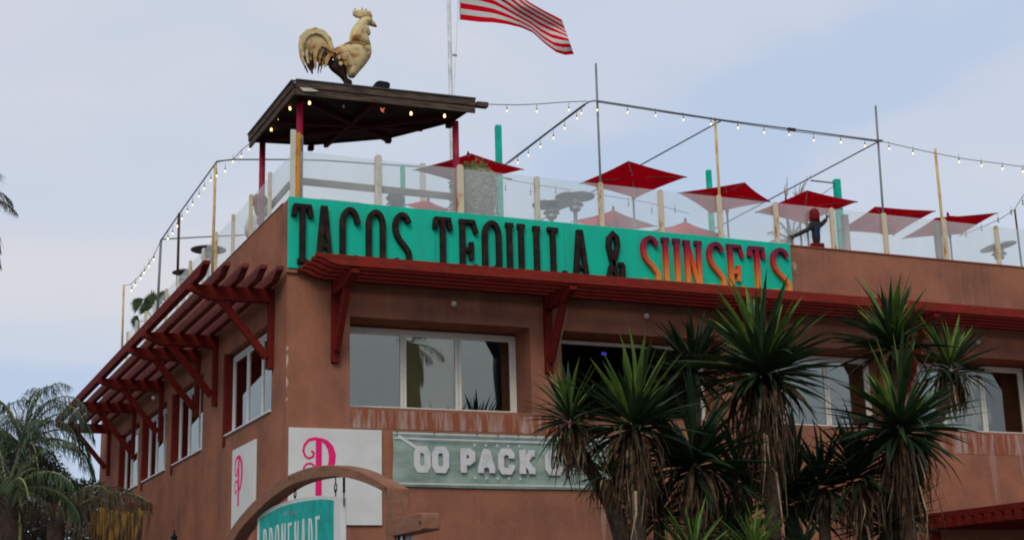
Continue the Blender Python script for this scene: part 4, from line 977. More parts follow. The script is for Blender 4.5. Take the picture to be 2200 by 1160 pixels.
o = thing('bracket_arm', 'thin grey arm reaching left from the teal post at right', 'bracket', p2); obj('arm', MB().tube([p, p2], .016, 6), M['pipe'], o); obj('stay', MB().tube([fy(1765, 418, 2.4), fy(1795, 398, 2.4)], .008, 5), M['pipe'], o)
# table edge seen over the parapet
t0 = fy(690, 427, 1.1); t1 = fy(776, 435, 1.1); zt = t0.z
o = thing('cafe_table', 'grey cafe table top just showing above the left end of the teal sign', 'table', (t0.x + .4, 1.5, DECK))
obj('table_top', MB().box((t0.x, 1.1, zt - .04), (t1.x, 1.9, zt)), M['railwood'], o, bevel=.005)
for dx, dy in ((.06, .06), (.06, .74), (.6, .06), (.6, .74)): obj('leg', MB().box((t0.x + dx - .02, 1.1 + dy - .02, DECK), (t0.x + dx + .02, 1.1 + dy + .02, zt - .042)), M['black'], o)

# ------------------------------------------------------------------ leaves and planting helpers
def leaf_mesh(name, L_, W_, curl, mt, fold=.25, n=6):
    """sword leaf along +X, folded along its midrib, bending down"""
    mb = MB(); vs = []; x = z = 0.0; ang = 0.0
    for i in range(n + 1):
        t = i / n; wd = W_ * (.55 + .9 * t if t < .3 else .82 + .18 * math.cos((t - .3) * 2)) * (1 if t < .55 else max(.02, 1 - ((t - .55) / .45) ** 1.4))
        up = fold * wd
        vs += [(x, -wd / 2, z + up), (x, 0, z), (x, wd / 2, z + up)]
        ang -= curl / n; x += L_ / n * math.cos(ang); z += L_ / n * math.sin(ang)
    fs = []
    for i in range(n):
        for k in range(2): fs.append((i*3+k, i*3+k+1, (i+1)*3+k+1, (i+1)*3+k))
    mb.add(vs, fs); return mesh_from(name, mb, mt, norm=False)
def aim(p, d, roll=0.0, s=1.0):
    d = Vector(d).normalized(); up = Vector((0, 0, 1)) if abs(d.z) < .97 else Vector((1, 0, 0))
    y = up.cross(d).normalized(); z = d.cross(y)
    m_ = Matrix((d, y, z)).transposed().to_4x4()
    return Matrix.Translation(p) @ m_ @ Matrix.Rotation(roll, 4, 'X') @ Matrix.Scale(s, 4)
YL = {}; YL.update({k: [leaf_mesh('leaf', 1.0, w_, c, M[k]) for w_, c in ((.070, .12), (.082, .30), (.070, .55), (.075, 1.0))] for k in ('yucca', 'yuccad', 'yuccal')})
YL['old'] = [leaf_mesh('old_leaf', 1.0, w_, c, M['dead']) for w_, c in ((.07, .9), (.06, 1.5), (.075, 1.2))]
def yucca(label, u, v, rpx, y, n=80, mt='yucca', skirt=1.0, lean=(0, 0), base=None, lo=-.35, seed=1, tops=0, sk_w=1.0):
    R_ = random.Random(seed); n = int(n * 1.9)
    c = fy(u, v, y); R = px(c, rpx) * 1.08
    bb0 = fy(base, 1300, y + .25) if base else c
    bx_, by_ = bb0.x, bb0.y
    o = thing('yucca_tree', label, 'yucca', (bx_, by_, 0), 'yucca trees planted along the front wall')
    tr = [(bx_, by_, 0), (bx_ * .97 + c.x * .03, by_, c.z * .5), (bx_ * .6 + c.x * .4, by_ * .6 + c.y * .4, c.z * .76), (c.x * .9 + bx_ * .1, c.y, c.z * .93), (c.x, c.y, c.z)]
    obj('trunk', MB().tube(tr, [.15, .11, .09, .08, .07], 10), M['trunk'], o, smooth=True)
    for k in range(n):
        t = ((k + .5) / n) ** 1.0
        el = math.asin(max(-1, min(1, 1 - t ** .9 * (1 - lo)))); az = k * 2.39996 + R_.uniform(-.9, .9)
        el = el + R_.uniform(-.26, .26)
        d = Vector((math.cos(az) * math.cos(el), math.sin(az) * math.cos(el), math.sin(el)))
        ci = R_.choice((0, 0, 1)) if el > .6 else (R_.choice((0, 1, 1)) if el > .2 else R_.choice((1, 2, 2)))
        kk = mt
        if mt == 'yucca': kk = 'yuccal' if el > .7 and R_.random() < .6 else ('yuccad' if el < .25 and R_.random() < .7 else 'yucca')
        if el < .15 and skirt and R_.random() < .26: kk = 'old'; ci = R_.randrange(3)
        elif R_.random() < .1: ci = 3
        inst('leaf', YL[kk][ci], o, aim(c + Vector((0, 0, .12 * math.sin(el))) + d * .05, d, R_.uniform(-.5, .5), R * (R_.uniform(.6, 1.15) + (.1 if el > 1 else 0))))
    # hanging skirt of dead leaves: hundreds of thin strips
    if skirt:
        mb = MB(); mi = []
        for k in range(int(175 * skirt)):
            az = R_.uniform(0, 6.283); zz = -abs(R_.gauss(0, .26 * skirt)); L_ = R_.uniform(.3, .85) * R * min(1.15, .5 + skirt * .5); wd = R_.uniform(.005, .018)
            flare = (.05 + .36 * R_.random() ** 1.4) * R * sk_w
            o0 = Vector((c.x + .07 * math.cos(az), c.y + .07 * math.sin(az), c.z + zz * R)); out = Vector((math.cos(az), math.sin(az), 0)); sd = Vector((-out.y, out.x, 0))
            pts = [o0, o0 + out * flare * .7 + Vector((0, 0, -.10 * L_ + R_.uniform(0, .04))), o0 + out * flare + Vector((0, 0, -.5 * L_)), o0 + out * flare * R_.uniform(.7, 1.2) + sd * R_.uniform(-.08, .08) + Vector((0, 0, -L_))]
            vs = []
            for i, p in enumerate(pts): w2 = wd * (1, 1.1, .8, .15)[i]; vs += [p - sd * w2, p + sd * w2]
            mb.add(vs, [(0,1,3,2), (2,3,5,4), (4,5,7,6)], 1 if R_.random() < .15 else 0)
        tag(obj('dead_leaf_skirt', mb, [M['dead'], M['dead2']], o, norm=False), kind='stuff')
    return o
yucca('biggest yucca with a broad head below the sign end and a long straw skirt', 1640, 812, 172, -5.0, 120, 'yucca', 1.5, seed=3, lo=-.22)
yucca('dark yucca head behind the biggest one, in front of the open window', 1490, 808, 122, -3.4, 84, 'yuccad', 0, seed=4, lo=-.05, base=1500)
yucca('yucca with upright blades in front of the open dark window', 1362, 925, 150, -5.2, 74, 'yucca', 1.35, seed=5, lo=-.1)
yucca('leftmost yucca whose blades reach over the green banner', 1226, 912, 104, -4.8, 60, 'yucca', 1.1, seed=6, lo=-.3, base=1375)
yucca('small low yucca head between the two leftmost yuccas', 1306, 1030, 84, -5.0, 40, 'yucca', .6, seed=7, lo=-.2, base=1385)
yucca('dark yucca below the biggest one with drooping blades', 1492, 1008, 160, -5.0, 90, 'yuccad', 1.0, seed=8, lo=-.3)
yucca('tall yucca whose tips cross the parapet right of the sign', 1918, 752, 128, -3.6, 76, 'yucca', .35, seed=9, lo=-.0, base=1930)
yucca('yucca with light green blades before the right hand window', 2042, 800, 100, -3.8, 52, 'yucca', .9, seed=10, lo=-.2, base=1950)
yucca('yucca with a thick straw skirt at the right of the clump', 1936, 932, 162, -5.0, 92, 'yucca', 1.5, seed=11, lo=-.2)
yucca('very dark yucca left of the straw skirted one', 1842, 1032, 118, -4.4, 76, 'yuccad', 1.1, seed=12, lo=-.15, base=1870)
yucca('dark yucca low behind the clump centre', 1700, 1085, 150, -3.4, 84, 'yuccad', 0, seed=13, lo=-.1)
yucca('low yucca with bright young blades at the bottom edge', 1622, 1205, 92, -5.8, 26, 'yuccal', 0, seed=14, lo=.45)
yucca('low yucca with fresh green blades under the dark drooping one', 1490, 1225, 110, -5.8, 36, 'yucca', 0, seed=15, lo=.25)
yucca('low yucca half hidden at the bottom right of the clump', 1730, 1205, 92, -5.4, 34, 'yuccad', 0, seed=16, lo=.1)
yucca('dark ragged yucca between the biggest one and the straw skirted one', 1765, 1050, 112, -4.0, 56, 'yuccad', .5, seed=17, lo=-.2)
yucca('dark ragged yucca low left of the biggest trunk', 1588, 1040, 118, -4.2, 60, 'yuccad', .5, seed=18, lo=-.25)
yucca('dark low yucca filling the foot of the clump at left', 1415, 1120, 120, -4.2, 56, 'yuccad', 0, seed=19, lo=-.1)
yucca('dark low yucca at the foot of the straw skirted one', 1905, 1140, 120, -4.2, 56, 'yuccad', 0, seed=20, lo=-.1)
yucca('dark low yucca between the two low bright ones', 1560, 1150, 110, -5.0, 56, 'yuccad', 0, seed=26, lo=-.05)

# ------------------------------------------------------------------ palms on the left
def frond(mb, p0, d0, length, droop, n=26, leaf=.55, hang=.5, R_=random, wd=.0075, mi=0, ri=1, sag=1.0):
    """feather frond: bending stalk with two rows of drooping leaflets"""
    p = Vector(p0); d = Vector(d0).normalized(); st = length / n; pts = [p.copy()]; dirs = [d.copy()]
    for i in range(n):
        d = (d + Vector((0, 0, -droop / n * (.4 + 1.6 * i / n)))).normalized(); p = p + d * st; pts.append(p.copy()); dirs.append(d.copy())
    mb.tube(pts[::2] if len(pts) % 2 else pts[::2] + [pts[-1]], [.022 * (1 - .8 * k / (len(pts[::2]))) for k in range(len(pts[::2]) + (0 if len(pts) % 2 else 1))], 5, mi=ri)
    for i in range(3, n + 1):
        t = i / n; L_ = leaf * (math.sin(min(1, t * 1.5 + .12) * math.pi / 2)) * (1 if t < .7 else 1 - .65 * (t - .7) / .3)
        for sgn in (-1, 1):
            for sub in (0, .5):
                q = pts[i] - dirs[i] * st * sub
                side = dirs[i].cross(Vector((0, 0, 1)))
                if side.length < .05: side = Vector((1, 0, 0))
                side = side.normalized() * sgn
                a = (side * R_.uniform(.65, 1) + dirs[i] * R_.uniform(.35, .8) + Vector((0, 0, R_.uniform(-.25, .35)))).normalized()
                e1 = q + a * L_ * .5 + Vector((0, 0, -hang * L_ * .12 * sag)); e2 = q + a * L_ * .85 + Vector((0, 0, -hang * L_ * .62 * sag)) + Vector((R_.uniform(-.03, .03), R_.uniform(-.03, .03), 0))
                wv = a.cross(Vector((0, 0, 1))); wv = (wv.normalized() if wv.length > .05 else Vector((0, 1, 0))) * wd * R_.uniform(.7, 1.2)
                mb.add([q - wv * .5, q + wv * .5, e1 + wv, e1 - wv, e2], [(0, 1, 2, 3), (3, 2, 4)], mi)
def palm(label, top, base, fronds, tr_r=(.2, .14), mt='frond', trunk=None, seed=1, sc=1.0):
    R_ = random.Random(seed); o = thing('palm_tree', label, 'palm tree', base)
    top = Vector(top); base = Vector(base)
    obj('trunk', MB().tube([base, base.lerp(top, .5) + Vector((.05, .03, 0)), top], [tr_r[0], (tr_r[0] + tr_r[1]) / 2, tr_r[1]], 12), trunk or M['trunk'], o, smooth=True)
    for f in fronds:
        mb = MB(); az, el, ln, dr = f[:4]; k = f[4] if len(f) > 4 else mt
        d = Vector((math.sin(math.radians(az)) * math.cos(math.radians(el)), math.cos(math.radians(az)) * math.cos(math.radians(el)), math.sin(math.radians(el))))
        ln *= sc; lf = (f[5] if len(f) > 5 else .55) * (.5 + .5 * sc); hg = f[6] if len(f) > 6 else .6
        frond(mb, top, d, ln, dr, leaf=lf, hang=hg, R_=R_, n=30)
        obj('frond', mb, [M[k], M['rachis'] if k != 'frondd' else M['frondd']], o, norm=False)
    return o
# azimuth: 0 = +Y (away), 90 = +X; picture right is about azimuth 114, picture left about 294
c1 = lx(48, 962, -3.0)
fr1 = []
RP = random.Random(77)
for k in range(26):
    az = 114 + k * 137.5 + RP.uniform(-12, 12); el = RP.choice((82, 74, 64, 52, 40, 28, 14)) + RP.uniform(-6, 6)
    fr1.append((az % 360, el, RP.uniform(1.35, 1.75), 1.5 + el / 60 + RP.uniform(-.2, .3), RP.choice(('frond', 'frondb', 'frondb') if el > 25 else ('frond', 'frondd')), .42, RP.uniform(1.0, 1.5)))
fr1 += [(114, 74, 1.75, 2.7, 'frondb', .42, 1.5), (112, 62, 1.75, 2.7, 'frondb', .42, 1.5), (118, 82, 1.6, 2.6, 'frond', .42, 1.4), (294, 72, 1.8, 2.0, 'frond', .42, 1.2)]
palm('feathery queen palm with arching fronds at the left of the building', c1, (c1.x, c1.y, 0), fr1, (.06, .035), seed=21, trunk=M['rachis'])
c5 = lx(-40, 975, -3.6)
palm('second feathery palm cut off by the left edge of the picture', c5, (c5.x, c5.y, 0),
     [(a, e_, 2.0, 2.0, k, .5, 1.1) for a, e_, k in ((114, 75, 'frond'), (114, 55, 'frondb'), (294, 60, 'frond'), (60, 65, 'frondb'), (170, 60, 'frond'), (230, 50, 'frondb'), (114, 88, 'frond'), (100, 35, 'frond'), (20, 50, 'frondb'), (130, 15, 'frondd'))], (.1, .06), seed=25, sc=.75)
c2 = lx(15, 1060, -4.0)
palm('palm with dark green crown at the bottom left corner', c2, (c2.x, c2.y, 0),
     [(a, e_, 1.5, 1.6, k, .45, .9) for a, e_, k in ((294, 60, 'frond'), (114, 64, 'frond'), (40, 50, 'frond'), (220, 60, 'frondb'), (170, 30, 'frond'), (260, 20, 'frondd'), (80, 25, 'frondd'), (330, 75, 'frond'), (130, 40, 'frond'), (20, 10, 'frondd'), (200, 5, 'frondd'), (114, 20, 'frond'), (100, 80, 'frondb'))], (.2, .14), seed=22, sc=.72)
c3 = lx(120, 1120, -2.6)
palm('palm with brown drooping dry fronds at the foot of the side wall', c3, (c3.x, c3.y, 0),
     [(112, 40, 1.75, 1.25, 'frondm', .50, 1.7), (108, 52, 1.7, 1.8, 'frondd', .48, 1.6), (114, 30, 1.5, 1.0, 'frondd', .48, 1.7), (294, 40, 1.2, 1.7, 'frondd', .45, 1.5), (204, 50, 1.0, 2.0, 'frondd', .45, 1.5), (150, 35, 1.1, 2.0, 'frondd', .45, 1.6), (250, 60, 1.2, 2.0, 'frondm', .45, 1.5), (60, 40, 1.2, 1.8, 'frondd', .45, 1.4), (114, 66, 1.3, 2.3, 'frondm', .45, 1.5), (20, 60, 1.2, 1.7, 'frondm', .45, 1.3), (118, 15, 1.2, .9, 'frondd', .45, 1.7)], (.2, .14), seed=23)
bb = thing('bamboo_screen', 'golden bamboo stems at the foot of the side wall', 'bamboo', lx(255, 1150, -2.2))
for k in range(24):
    p = lx(198 + k * 4.6, 1098 + 10 * rnd(-1, 1), -2.9 + .05 * (k % 3)); obj('bamboo_stem', MB().tube([(p.x, p.y, .0), (p.x, p.y, p.z * .5), p], .017, 6), M['straw'], bb, smooth=True)
c4 = lx(-72, 440, -4.0)
palm('tall palm outside the left edge with only ragged frond tips showing', c4, (c4.x, c4.y, 0),
     [(114, 22, 1.15, 1.3, 'frondd', .35, 1.0), (114, -20, 1.25, 1.9, 'frondd', .4, 1.2), (108, 48, 1.1, 2.0, 'frond', .35, .9), (294, 40, 1.6, 1.4), (204, 50, 1.5, 1.4), (24, 50, 1.5, 1.4), (150, 60, 1.2, 1.7), (330, 20, 1.5, 1.3), (250, 10, 1.5, 1.3, 'frondd'), (114, -48, 1.5, .8, 'frondd', .4, 1.2)], (.2, .15), seed=24)
# background shrubs as leaf clumps
def shrub(label, c, r, n, mts, seed, leaf=.09):
    R_ = random.Random(seed); o = thing('shrub', label, 'shrub', (c.x, c.y, 0)); mb = MB()
    for k in range(n):
        d = Vector((R_.gauss(0, 1), R_.gauss(0, 1), R_.gauss(0, 1))).normalized(); rr = R_.uniform(.35, 1) ** .5
        lump = 1 + .25 * math.sin(d.x * 5 + seed) * math.sin(d.z * 6)
        p = c + Vector((d.x * r[0], d.y * r[1], d.z * r[2])) * rr * lump
        a = Vector((R_.gauss(0, 1), R_.gauss(0, 1), R_.gauss(0, 1))).normalized(); b = a.orthogonal().normalized(); s = leaf * R_.uniform(.6, 1.5)
        mb.add([p, p + a * s + b * s * .4, p + a * s * 2, p + a * s - b * s * .4], [(0, 1, 2, 3)], R_.choice(range(len(mts))))
    tag(obj('foliage', mb, mts, o, norm=False), kind='stuff')
    obj('stem', MB().tube([(c.x, c.y, 0), (c.x, c.y, c.z)], [.12, .05], 8), M['bark'], o)
    return o
s1 = lx(95, 1110, -2.2); shrub('dark brown green shrub mass behind the palms at the left', s1, (1.3, 3.0, 1.0), 14000, [M['shrub'], M['frondd'], M['frond'], M['shrub']], 31, .045)
s2 = lx(-10, 1060, -2.6); shrub('shrub behind the dark palm at the left edge', s2, (1.6, 2.6, 1.2), 12000, [M['shrub'], M['frond']], 32, .045)

# fan palm on the terrace, seen over the side pergola
def fan(mb, c, d, R, n=18, spread=2.6, mi=0):
    d = Vector(d).normalized(); side = d.cross(Vector((.4, .9, .1))).normalized()
    for k in range(n):
        t = (k / (n - 1) - .5) * spread; v = d * math.cos(t) + side * math.sin(t); wv = side * math.cos(t) - d * math.sin(t); L_ = R * (1 - .12 * abs(t)) * rnd(.9, 1.05)
        w_ = R * spread / n * .55
        tip = c + v * L_ + Vector((0, 0, -.22 * R * abs(math.sin(t))))
        mb.add([c, c + v * L_ * .6 + wv * w_, tip, c + v * L_ * .6 - wv * w_], [(0, 1, 2, 3)], mi)
o = thing('fan_palm', 'small fan palm showing above the far end of the side pergola', 'palm tree', lx(330, 720, .9))
ctr = lx(333, 690, .9)
obj('trunk', MB().tube([(ctr.x, ctr.y, DECK), (ctr.x, ctr.y, ctr.z)], .05, 8), M['trunk'], o)
for (u, v), dr, R in (((318, 668), (-.5, 0, .8), 26), ((300, 690), (-1, 0, -.2), 24), ((328, 655), (.0, 0, 1), 34), ((346, 642), (.6, 0, .7), 24), ((303, 655), (-1, 0, .5), 26)):
    c = lx(u, v, .9); mb = MB(); dd = ROT @ Vector((dr[0], dr[2], 0)); fan(mb, c, dd, px(c, R)); mb.tube([ctr, c], .012, 5, mi=1)
    obj('fan_leaf', mb, [M['frond'], M['rachis']], o, norm=False)

# ivy column on the terrace
ic = fy(1018, 450, .85); wv = px(ic, 52)
o = thing('ivy_column', 'tall pillar wrapped in dusty green ivy behind the milky glass', 'plant', (ic.x, .85, DECK))
zt = fy(1016, 366, .85).z
obj('core', MB().tube([(ic.x, .85, DECK), (ic.x, .85, zt - .05)], wv * .8, 16), M['ivyd'], o)
mb = MB(); R_ = random.Random(5)
for k in range(4200):
    h = R_.uniform(0, 1); z = DECK + .6 + (zt - DECK - .6) * h; az = R_.uniform(0, 6.283); rr = wv * (R_.uniform(.78, 1.02)) * (1 if h < .93 else 1 - (h - .93) * 6)
    if R_.random() < .10: z = zt + R_.uniform(-.05, .14) * (1 - abs(R_.uniform(-1, 1))) ; rr = wv * R_.uniform(0, .7)
    p = Vector((ic.x + rr * math.cos(az), .85 + rr * math.sin(az), z)); a = Vector((R_.gauss(0, .6) - math.sin(az), R_.gauss(0, .6) + math.cos(az), R_.gauss(0, 1) - .3)).normalized(); b = a.cross(Vector((math.cos(az), math.sin(az), .2))).normalized(); s = R_.uniform(.018, .04)
    mb.add([p - a * s, p + b * s * .8, p + a * s, p - b * s * .8], [(0, 1, 2, 3)], 0 if (R_.random() < .55 or z > zt - .05) else 1)
tag(obj('ivy_leaves', mb, [M['ivy'], M['ivyd']], o, norm=False), kind='stuff')
# pale palm by the carved figure, bare twigs behind
pc = fy(1702, 520, 1.3)
o = thing('potted_palm', 'pale palm behind the glass left of the carved figure', 'palm plant', (pc.x, 1.3, DECK))
for az, el in ((294, 70), (294, 45), (294, 20), (300, 0), (114, 70), (200, 60), (294, 85), (60, 60)):
    mb = MB(); dv = Vector((math.sin(math.radians(az)) * math.cos(math.radians(el)), math.cos(math.radians(az)) * math.cos(math.radians(el)), math.sin(math.radians(el))))
    frond(mb, pc, dv, .5, .9, n=14, leaf=.2, hang=.6, wd=.006); obj('frond', mb, [M['frondb'], M['rachis']], o, norm=False)
obj('stem', MB().tube([(pc.x, 1.3, DECK), pc], .03, 8), M['trunk'], o)
for lb, (u0, v0), tw in (('bare twiggy branch rising left of the teal post at right', (1715, 430), [(1712, 410), (1720, 395), (1735, 378), (1742, 376), (1708, 400), (1728, 405), (1702, 412)]), ('thin bare twig behind the umbrella over the carved figure', (1688, 425), [(1688, 395), (1691, 380), (1684, 405), (1694, 410)])):
    q = fy(u0, v0, 3.0); o = thing('bare_sapling', lb, 'branch', (q.x, 3.0, DECK)); obj('stem', MB().tube([(q.x, 3.0, DECK), q], .02, 6), M['dead'], o)
    for u, v in tw: obj('twig', MB().tube([q, fy((u0 + u) / 2 + rnd(-3, 3), (v0 + v) / 2, 3.0), fy(u, v, 3.0)], [.014, .01, .004], 5), M['dead2'], o)

# ------------------------------------------------------------------ people and carved figure on the terrace
def skin_mesh(name, joints, bones, mt, parent, sub=2):
    """joints: name->(point, radius); one continuous skinned surface rooted at the first joint"""
    keys = list(joints); me = bpy.data.meshes.new(name)
    off = wloc(parent)
    me.from_pydata([tuple(Vector(joints[k][0]) - off) for k in keys], [(keys.index(a), keys.index(b)) for a, b in bones], [])
    o = bpy.data.objects.new(name, me); C.objects.link(o)
    md = o.modifiers.new('skin', 'SKIN'); md.use_smooth_shade = True
    for i, k in enumerate(keys):
        r = joints[k][1]; me.skin_vertices[0].data[i].radius = (r, r) if not isinstance(r, tuple) else r
        me.skin_vertices[0].data[i].use_root = i == 0
    s = o.modifiers.new('sub', 'SUBSURF'); s.levels = sub; s.render_levels = sub
    dg = bpy.context.evaluated_depsgraph_get(); ev = o.evaluated_get(dg); m2 = bpy.data.meshes.new_from_object(ev)
    o.modifiers.clear(); o.data = m2; m2.materials.clear(); m2.materials.append(mt); m2.polygons.foreach_set('use_smooth', [True] * len(m2.polygons)); m2.update()
    o.parent = parent; return o
def person(label, head, face, hair, top, legs, seat=False, hair_big=1.0):
    """head: centre of the head; face: heading in radians (0 = +X)"""
    hx, hy, hz = head; f = Vector((math.cos(face), math.sin(face), 0)); s = Vector((-f.y, f.x, 0)); H_ = Vector(head)
    o = thing('person', label, 'person', (hx, hy, DECK))
    D = lambda a, b, z: H_ + f * a + s * b + Vector((0, 0, z))
    hip = -.78; kn = -1.12; ft = DECK - hz + .06
    if seat: hip = -.72
    j = {'pelvis': (D(-.02, 0, hip), (.15, .11)), 'belly': (D(0, 0, hip + .16), (.14, .10)), 'chest': (D(0, 0, hip + .40), (.165, .115)), 'neckb': (D(-.01, 0, -.22), (.07, .065)), 'neck': (D(0, 0, -.13), (.052, .052)),
         'jaw': (D(.02, 0, -.07), (.062, .07)), 'head': (D(.0, 0, .01), (.078, .095)), 'crown': (D(-.01, 0, .085), (.06, .07))}
    bn_ = [('pelvis', 'belly'), ('belly', 'chest'), ('chest', 'neckb'), ('neckb', 'neck'), ('neck', 'jaw'), ('jaw', 'head'), ('head', 'crown')]
    for n_, q in (('l', 1), ('r', -1)):
        kf = .42 if seat else .03; kz = hip - .02 if seat else (hip + ft) * .5
        j.update({'hip' + n_: (D(0, .10 * q, hip - .06), .09), 'knee' + n_: (D(kf, .11 * q, kz), .06), 'ank' + n_: (D(kf + (.02 if seat else -.02), .11 * q, max(ft, kz - .45) if seat else ft + .03), .042), 'toe' + n_: (D(kf + .17, .12 * q, (max(ft, kz - .45) if seat else ft + .03) - .05), .035),
                  'sho' + n_: (D(0, .18 * q, -.27), .062), 'elb' + n_: (D(.03, .25 * q, -.53), .043), 'wri' + n_: (D(.22, .20 * q, -.62), .03), 'palm' + n_: (D(.30, .18 * q, -.63), (.034, .018))})
        bn_ += [('pelvis', 'hip' + n_), ('hip' + n_, 'knee' + n_), ('knee' + n_, 'ank' + n_), ('ank' + n_, 'toe' + n_), ('chest', 'sho' + n_), ('sho' + n_, 'elb' + n_), ('elb' + n_, 'wri' + n_), ('wri' + n_, 'palm' + n_)]
        for g in range(4):
            a = D(.375 - .008 * abs(g - 1.5), (.18 - .024 + .016 * g) * q, -.64); b = D(.40, (.18 - .024 + .016 * g) * q, -.67)
            j[f'f{n_}{g}'] = (a, .0095); j[f'g{n_}{g}'] = (b, .008); bn_ += [('palm' + n_, f'f{n_}{g}'), (f'f{n_}{g}', f'g{n_}{g}')]
        j['t' + n_] = (D(.30, .135 * q, -.64), .010); bn_.append(('wri' + n_, 't' + n_))
    body = skin_mesh('body', j, bn_, M['skin'], o)
    fc = MB(); fc.ico(D(.10, 0, -.02), .018, 1, (1, .8, 1.3)); obj('nose', fc, M['skin'], o, smooth=True)
    obj('eye', MB().ico(D(.085, .032, .012), .011).ico(D(.085, -.032, .012), .011), M['black'], o)
    obj('mouth', MB().box(D(.088, -.024, -.062), D(.096, .024, -.055)), M['clothr'], o)
    obj('ear', MB().ico(D(-.005, .088, 0), .026, 1, (.7, .4, 1)).ico(D(-.005, -.088, 0), .026, 1, (.7, .4, 1)), M['skin'], o, smooth=True)
    hm = MB(); R_ = random.Random(int(hx * 100))
    hm.ico(D(-.025, 0, .035), .115 * hair_big, 3, (1, 1, 1.02)); hm.ico(D(-.06, 0, -.08), .10 * hair_big, 2, (.7, 1.05, 1.5))
    for v in hm.v: v += Vector((R_.uniform(-1, 1), R_.uniform(-1, 1), R_.uniform(-1, 1))) * .007
    # keep the face clear
    hm.v = [v if (v - H_).dot(f) < .045 or v.z > hz + .07 else v - f * ((v - H_).dot(f) - .045) for v in hm.v]
    obj('hair', hm, hair, o, smooth=True)
    sh = {k: (j[k][0], (j[k][1][0] + .018, j[k][1][1] + .018) if isinstance(j[k][1], tuple) else j[k][1] + .016) for k in ('pelvis', 'belly', 'chest', 'neckb', 'shol', 'elbl', 'shor', 'elbr')}
    sh['neckb'] = (sh['neckb'][0] - Vector((0, 0, .05)), .085)
    skin_mesh('shirt', sh, [('pelvis', 'belly'), ('belly', 'chest'), ('chest', 'neckb'), ('chest', 'shol'), ('shol', 'elbl'), ('chest', 'shor'), ('shor', 'elbr')], top, o)
    tr = {k: (j[k][0], (j[k][1][0] + .02, j[k][1][1] + .02) if isinstance(j[k][1], tuple) else j[k][1] + .016) for k in ('pelvis', 'hipl', 'kneel', 'ankl', 'hipr', 'kneer', 'ankr')}
    tr['pelvis'] = (tr['pelvis'][0] - Vector((0, 0, .03)), (.16, .125))
    skin_mesh('trousers', tr, [('pelvis', 'hipl'), ('hipl', 'kneel'), ('kneel', 'ankl'), ('pelvis', 'hipr'), ('hipr', 'kneer'), ('kneer', 'ankr')], legs, o)
    return o
h1 = fy(845, 437, 1.0); person('person with dark bushy hair behind the guard rail above the sign', h1, math.radians(160), M['hairdark'], M['clothd'], M['clothd'], hair_big=1.35)
h2 = lx(559, 438, .50); person('person with auburn hair and white shirt behind the side glass', h2, math.radians(60), M['hairred'], M['clothw'], M['clothr'], hair_big=1.25)
# carved figure
fc_ = lambda u, v: fy(u, v, .045)
fg = thing('carved_figure', 'dark carved figure with rounded red head and outstretched arms standing on the parapet', 'sculpture', (fc_(1752, 530).x, .045, TOP + .03))
b0 = fc_(1752, 540); hw = px(b0, 10)
jt = {'base': (fc_(1755, 524), hw * .8), 'waist': (fc_(1753, 505), hw), 'chest': (fc_(1751, 482), hw), 'neck': (fc_(1750, 470), hw * .9), 'al': (fc_(1738, 492), px(b0, 5)), 'al2': (fc_(1722, 500), px(b0, 5)), 'al3': (fc_(1705, 508), px(b0, 4)), 'ar': (fc_(1766, 482), px(b0, 5)), 'ar2': (fc_(1776, 470), px(b0, 5))}
skin_mesh('torso', jt, [('base', 'waist'), ('waist', 'chest'), ('chest', 'neck'), ('chest', 'al'), ('al', 'al2'), ('al2', 'al3'), ('chest', 'ar'), ('ar', 'ar2')], M['figd'], fg)
hd_ = fc_(1750, 466); hr = px(b0, 11)
obj('head', MB().lathe(hd_ - Vector((0, 0, hr * .9)), [(hr * .95, 0), (hr, hr * .6), (hr, hr * 1.6), (hr * .85, hr * 2.2), (hr * .5, hr * 2.55), (0, hr * 2.7)], 18), M['figr'], fg, smooth=True)
q0 = fc_(1744, 522); q1 = fc_(1767, 522)
obj('plinth', MB().box((q0.x, -.015, TOP + .032), (q1.x, .108, q0.z)), M['figr'], fg, bevel=.006)
for u0, v0 in ((1746, 488), (1753, 486)): obj('painted_stripe', MB().bar(fc_(u0, v0) + Vector((0, -hw - .005, 0)), fc_(u0 + 1, v0 + 24) + Vector((0, -hw - .005, 0)), .02, .03), M['figb'], fg)
for k in range(5): obj('finger', MB().tube([fc_(1706, 507), fc_(1690 + k * 2.2, 506 + k * 4)], [.012, .004], 5), M['figd'], fg)
for k in range(4): obj('finger', MB().tube([fc_(1776, 470), fc_(1774 + k * 3, 458 + k * 1.5)], [.012, .005], 5), M['figd'], fg)

# ------------------------------------------------------------------ foreground arch with hanging sign
XA = -1.7
ag = thing('timber_arch', 'brown timber arch with a projecting beam in the foreground', 'arch', (XA, -6.5, 0))
outer = [(470,1178),(500,1130),(530,1092),(560,1062),(590,1038),(620,1020),(660,1005),(700,999),(730,1001),(765,1010),(800,1026),(835,1046)]
inner = [(490,1178),(520,1132),(552,1098),(580,1072),(620,1044),(660,1030),(700,1024),(735,1024),(770,1032),(803,1045),(822,1056),(838,1072)]
def dens(c, k=4):
    out = []
    for i in range(len(c) - 1):
        p0 = c[max(i-1, 0)]; p1 = c[i]; p2 = c[i+1]; p3 = c[min(i+2, len(c)-1)]
        for j in range(k):
            t = j / k
            out.append(tuple(.5 * (2*p1[d] + (-p0[d] + p2[d]) * t + (2*p0[d] - 5*p1[d] + 4*p2[d] - p3[d]) * t*t + (-p0[d] + 3*p1[d] - 3*p2[d] + p3[d]) * t**3) for d in (0, 1)))
    return out + [c[-1]]
O_ = [lx(u, v, XA) for u, v in dens(outer)]; I_ = [lx(u, v, XA) for u, v in dens(inner)]
mb = MB(); n = len(O_); tk = Vector((.16, 0, 0)); vs = []
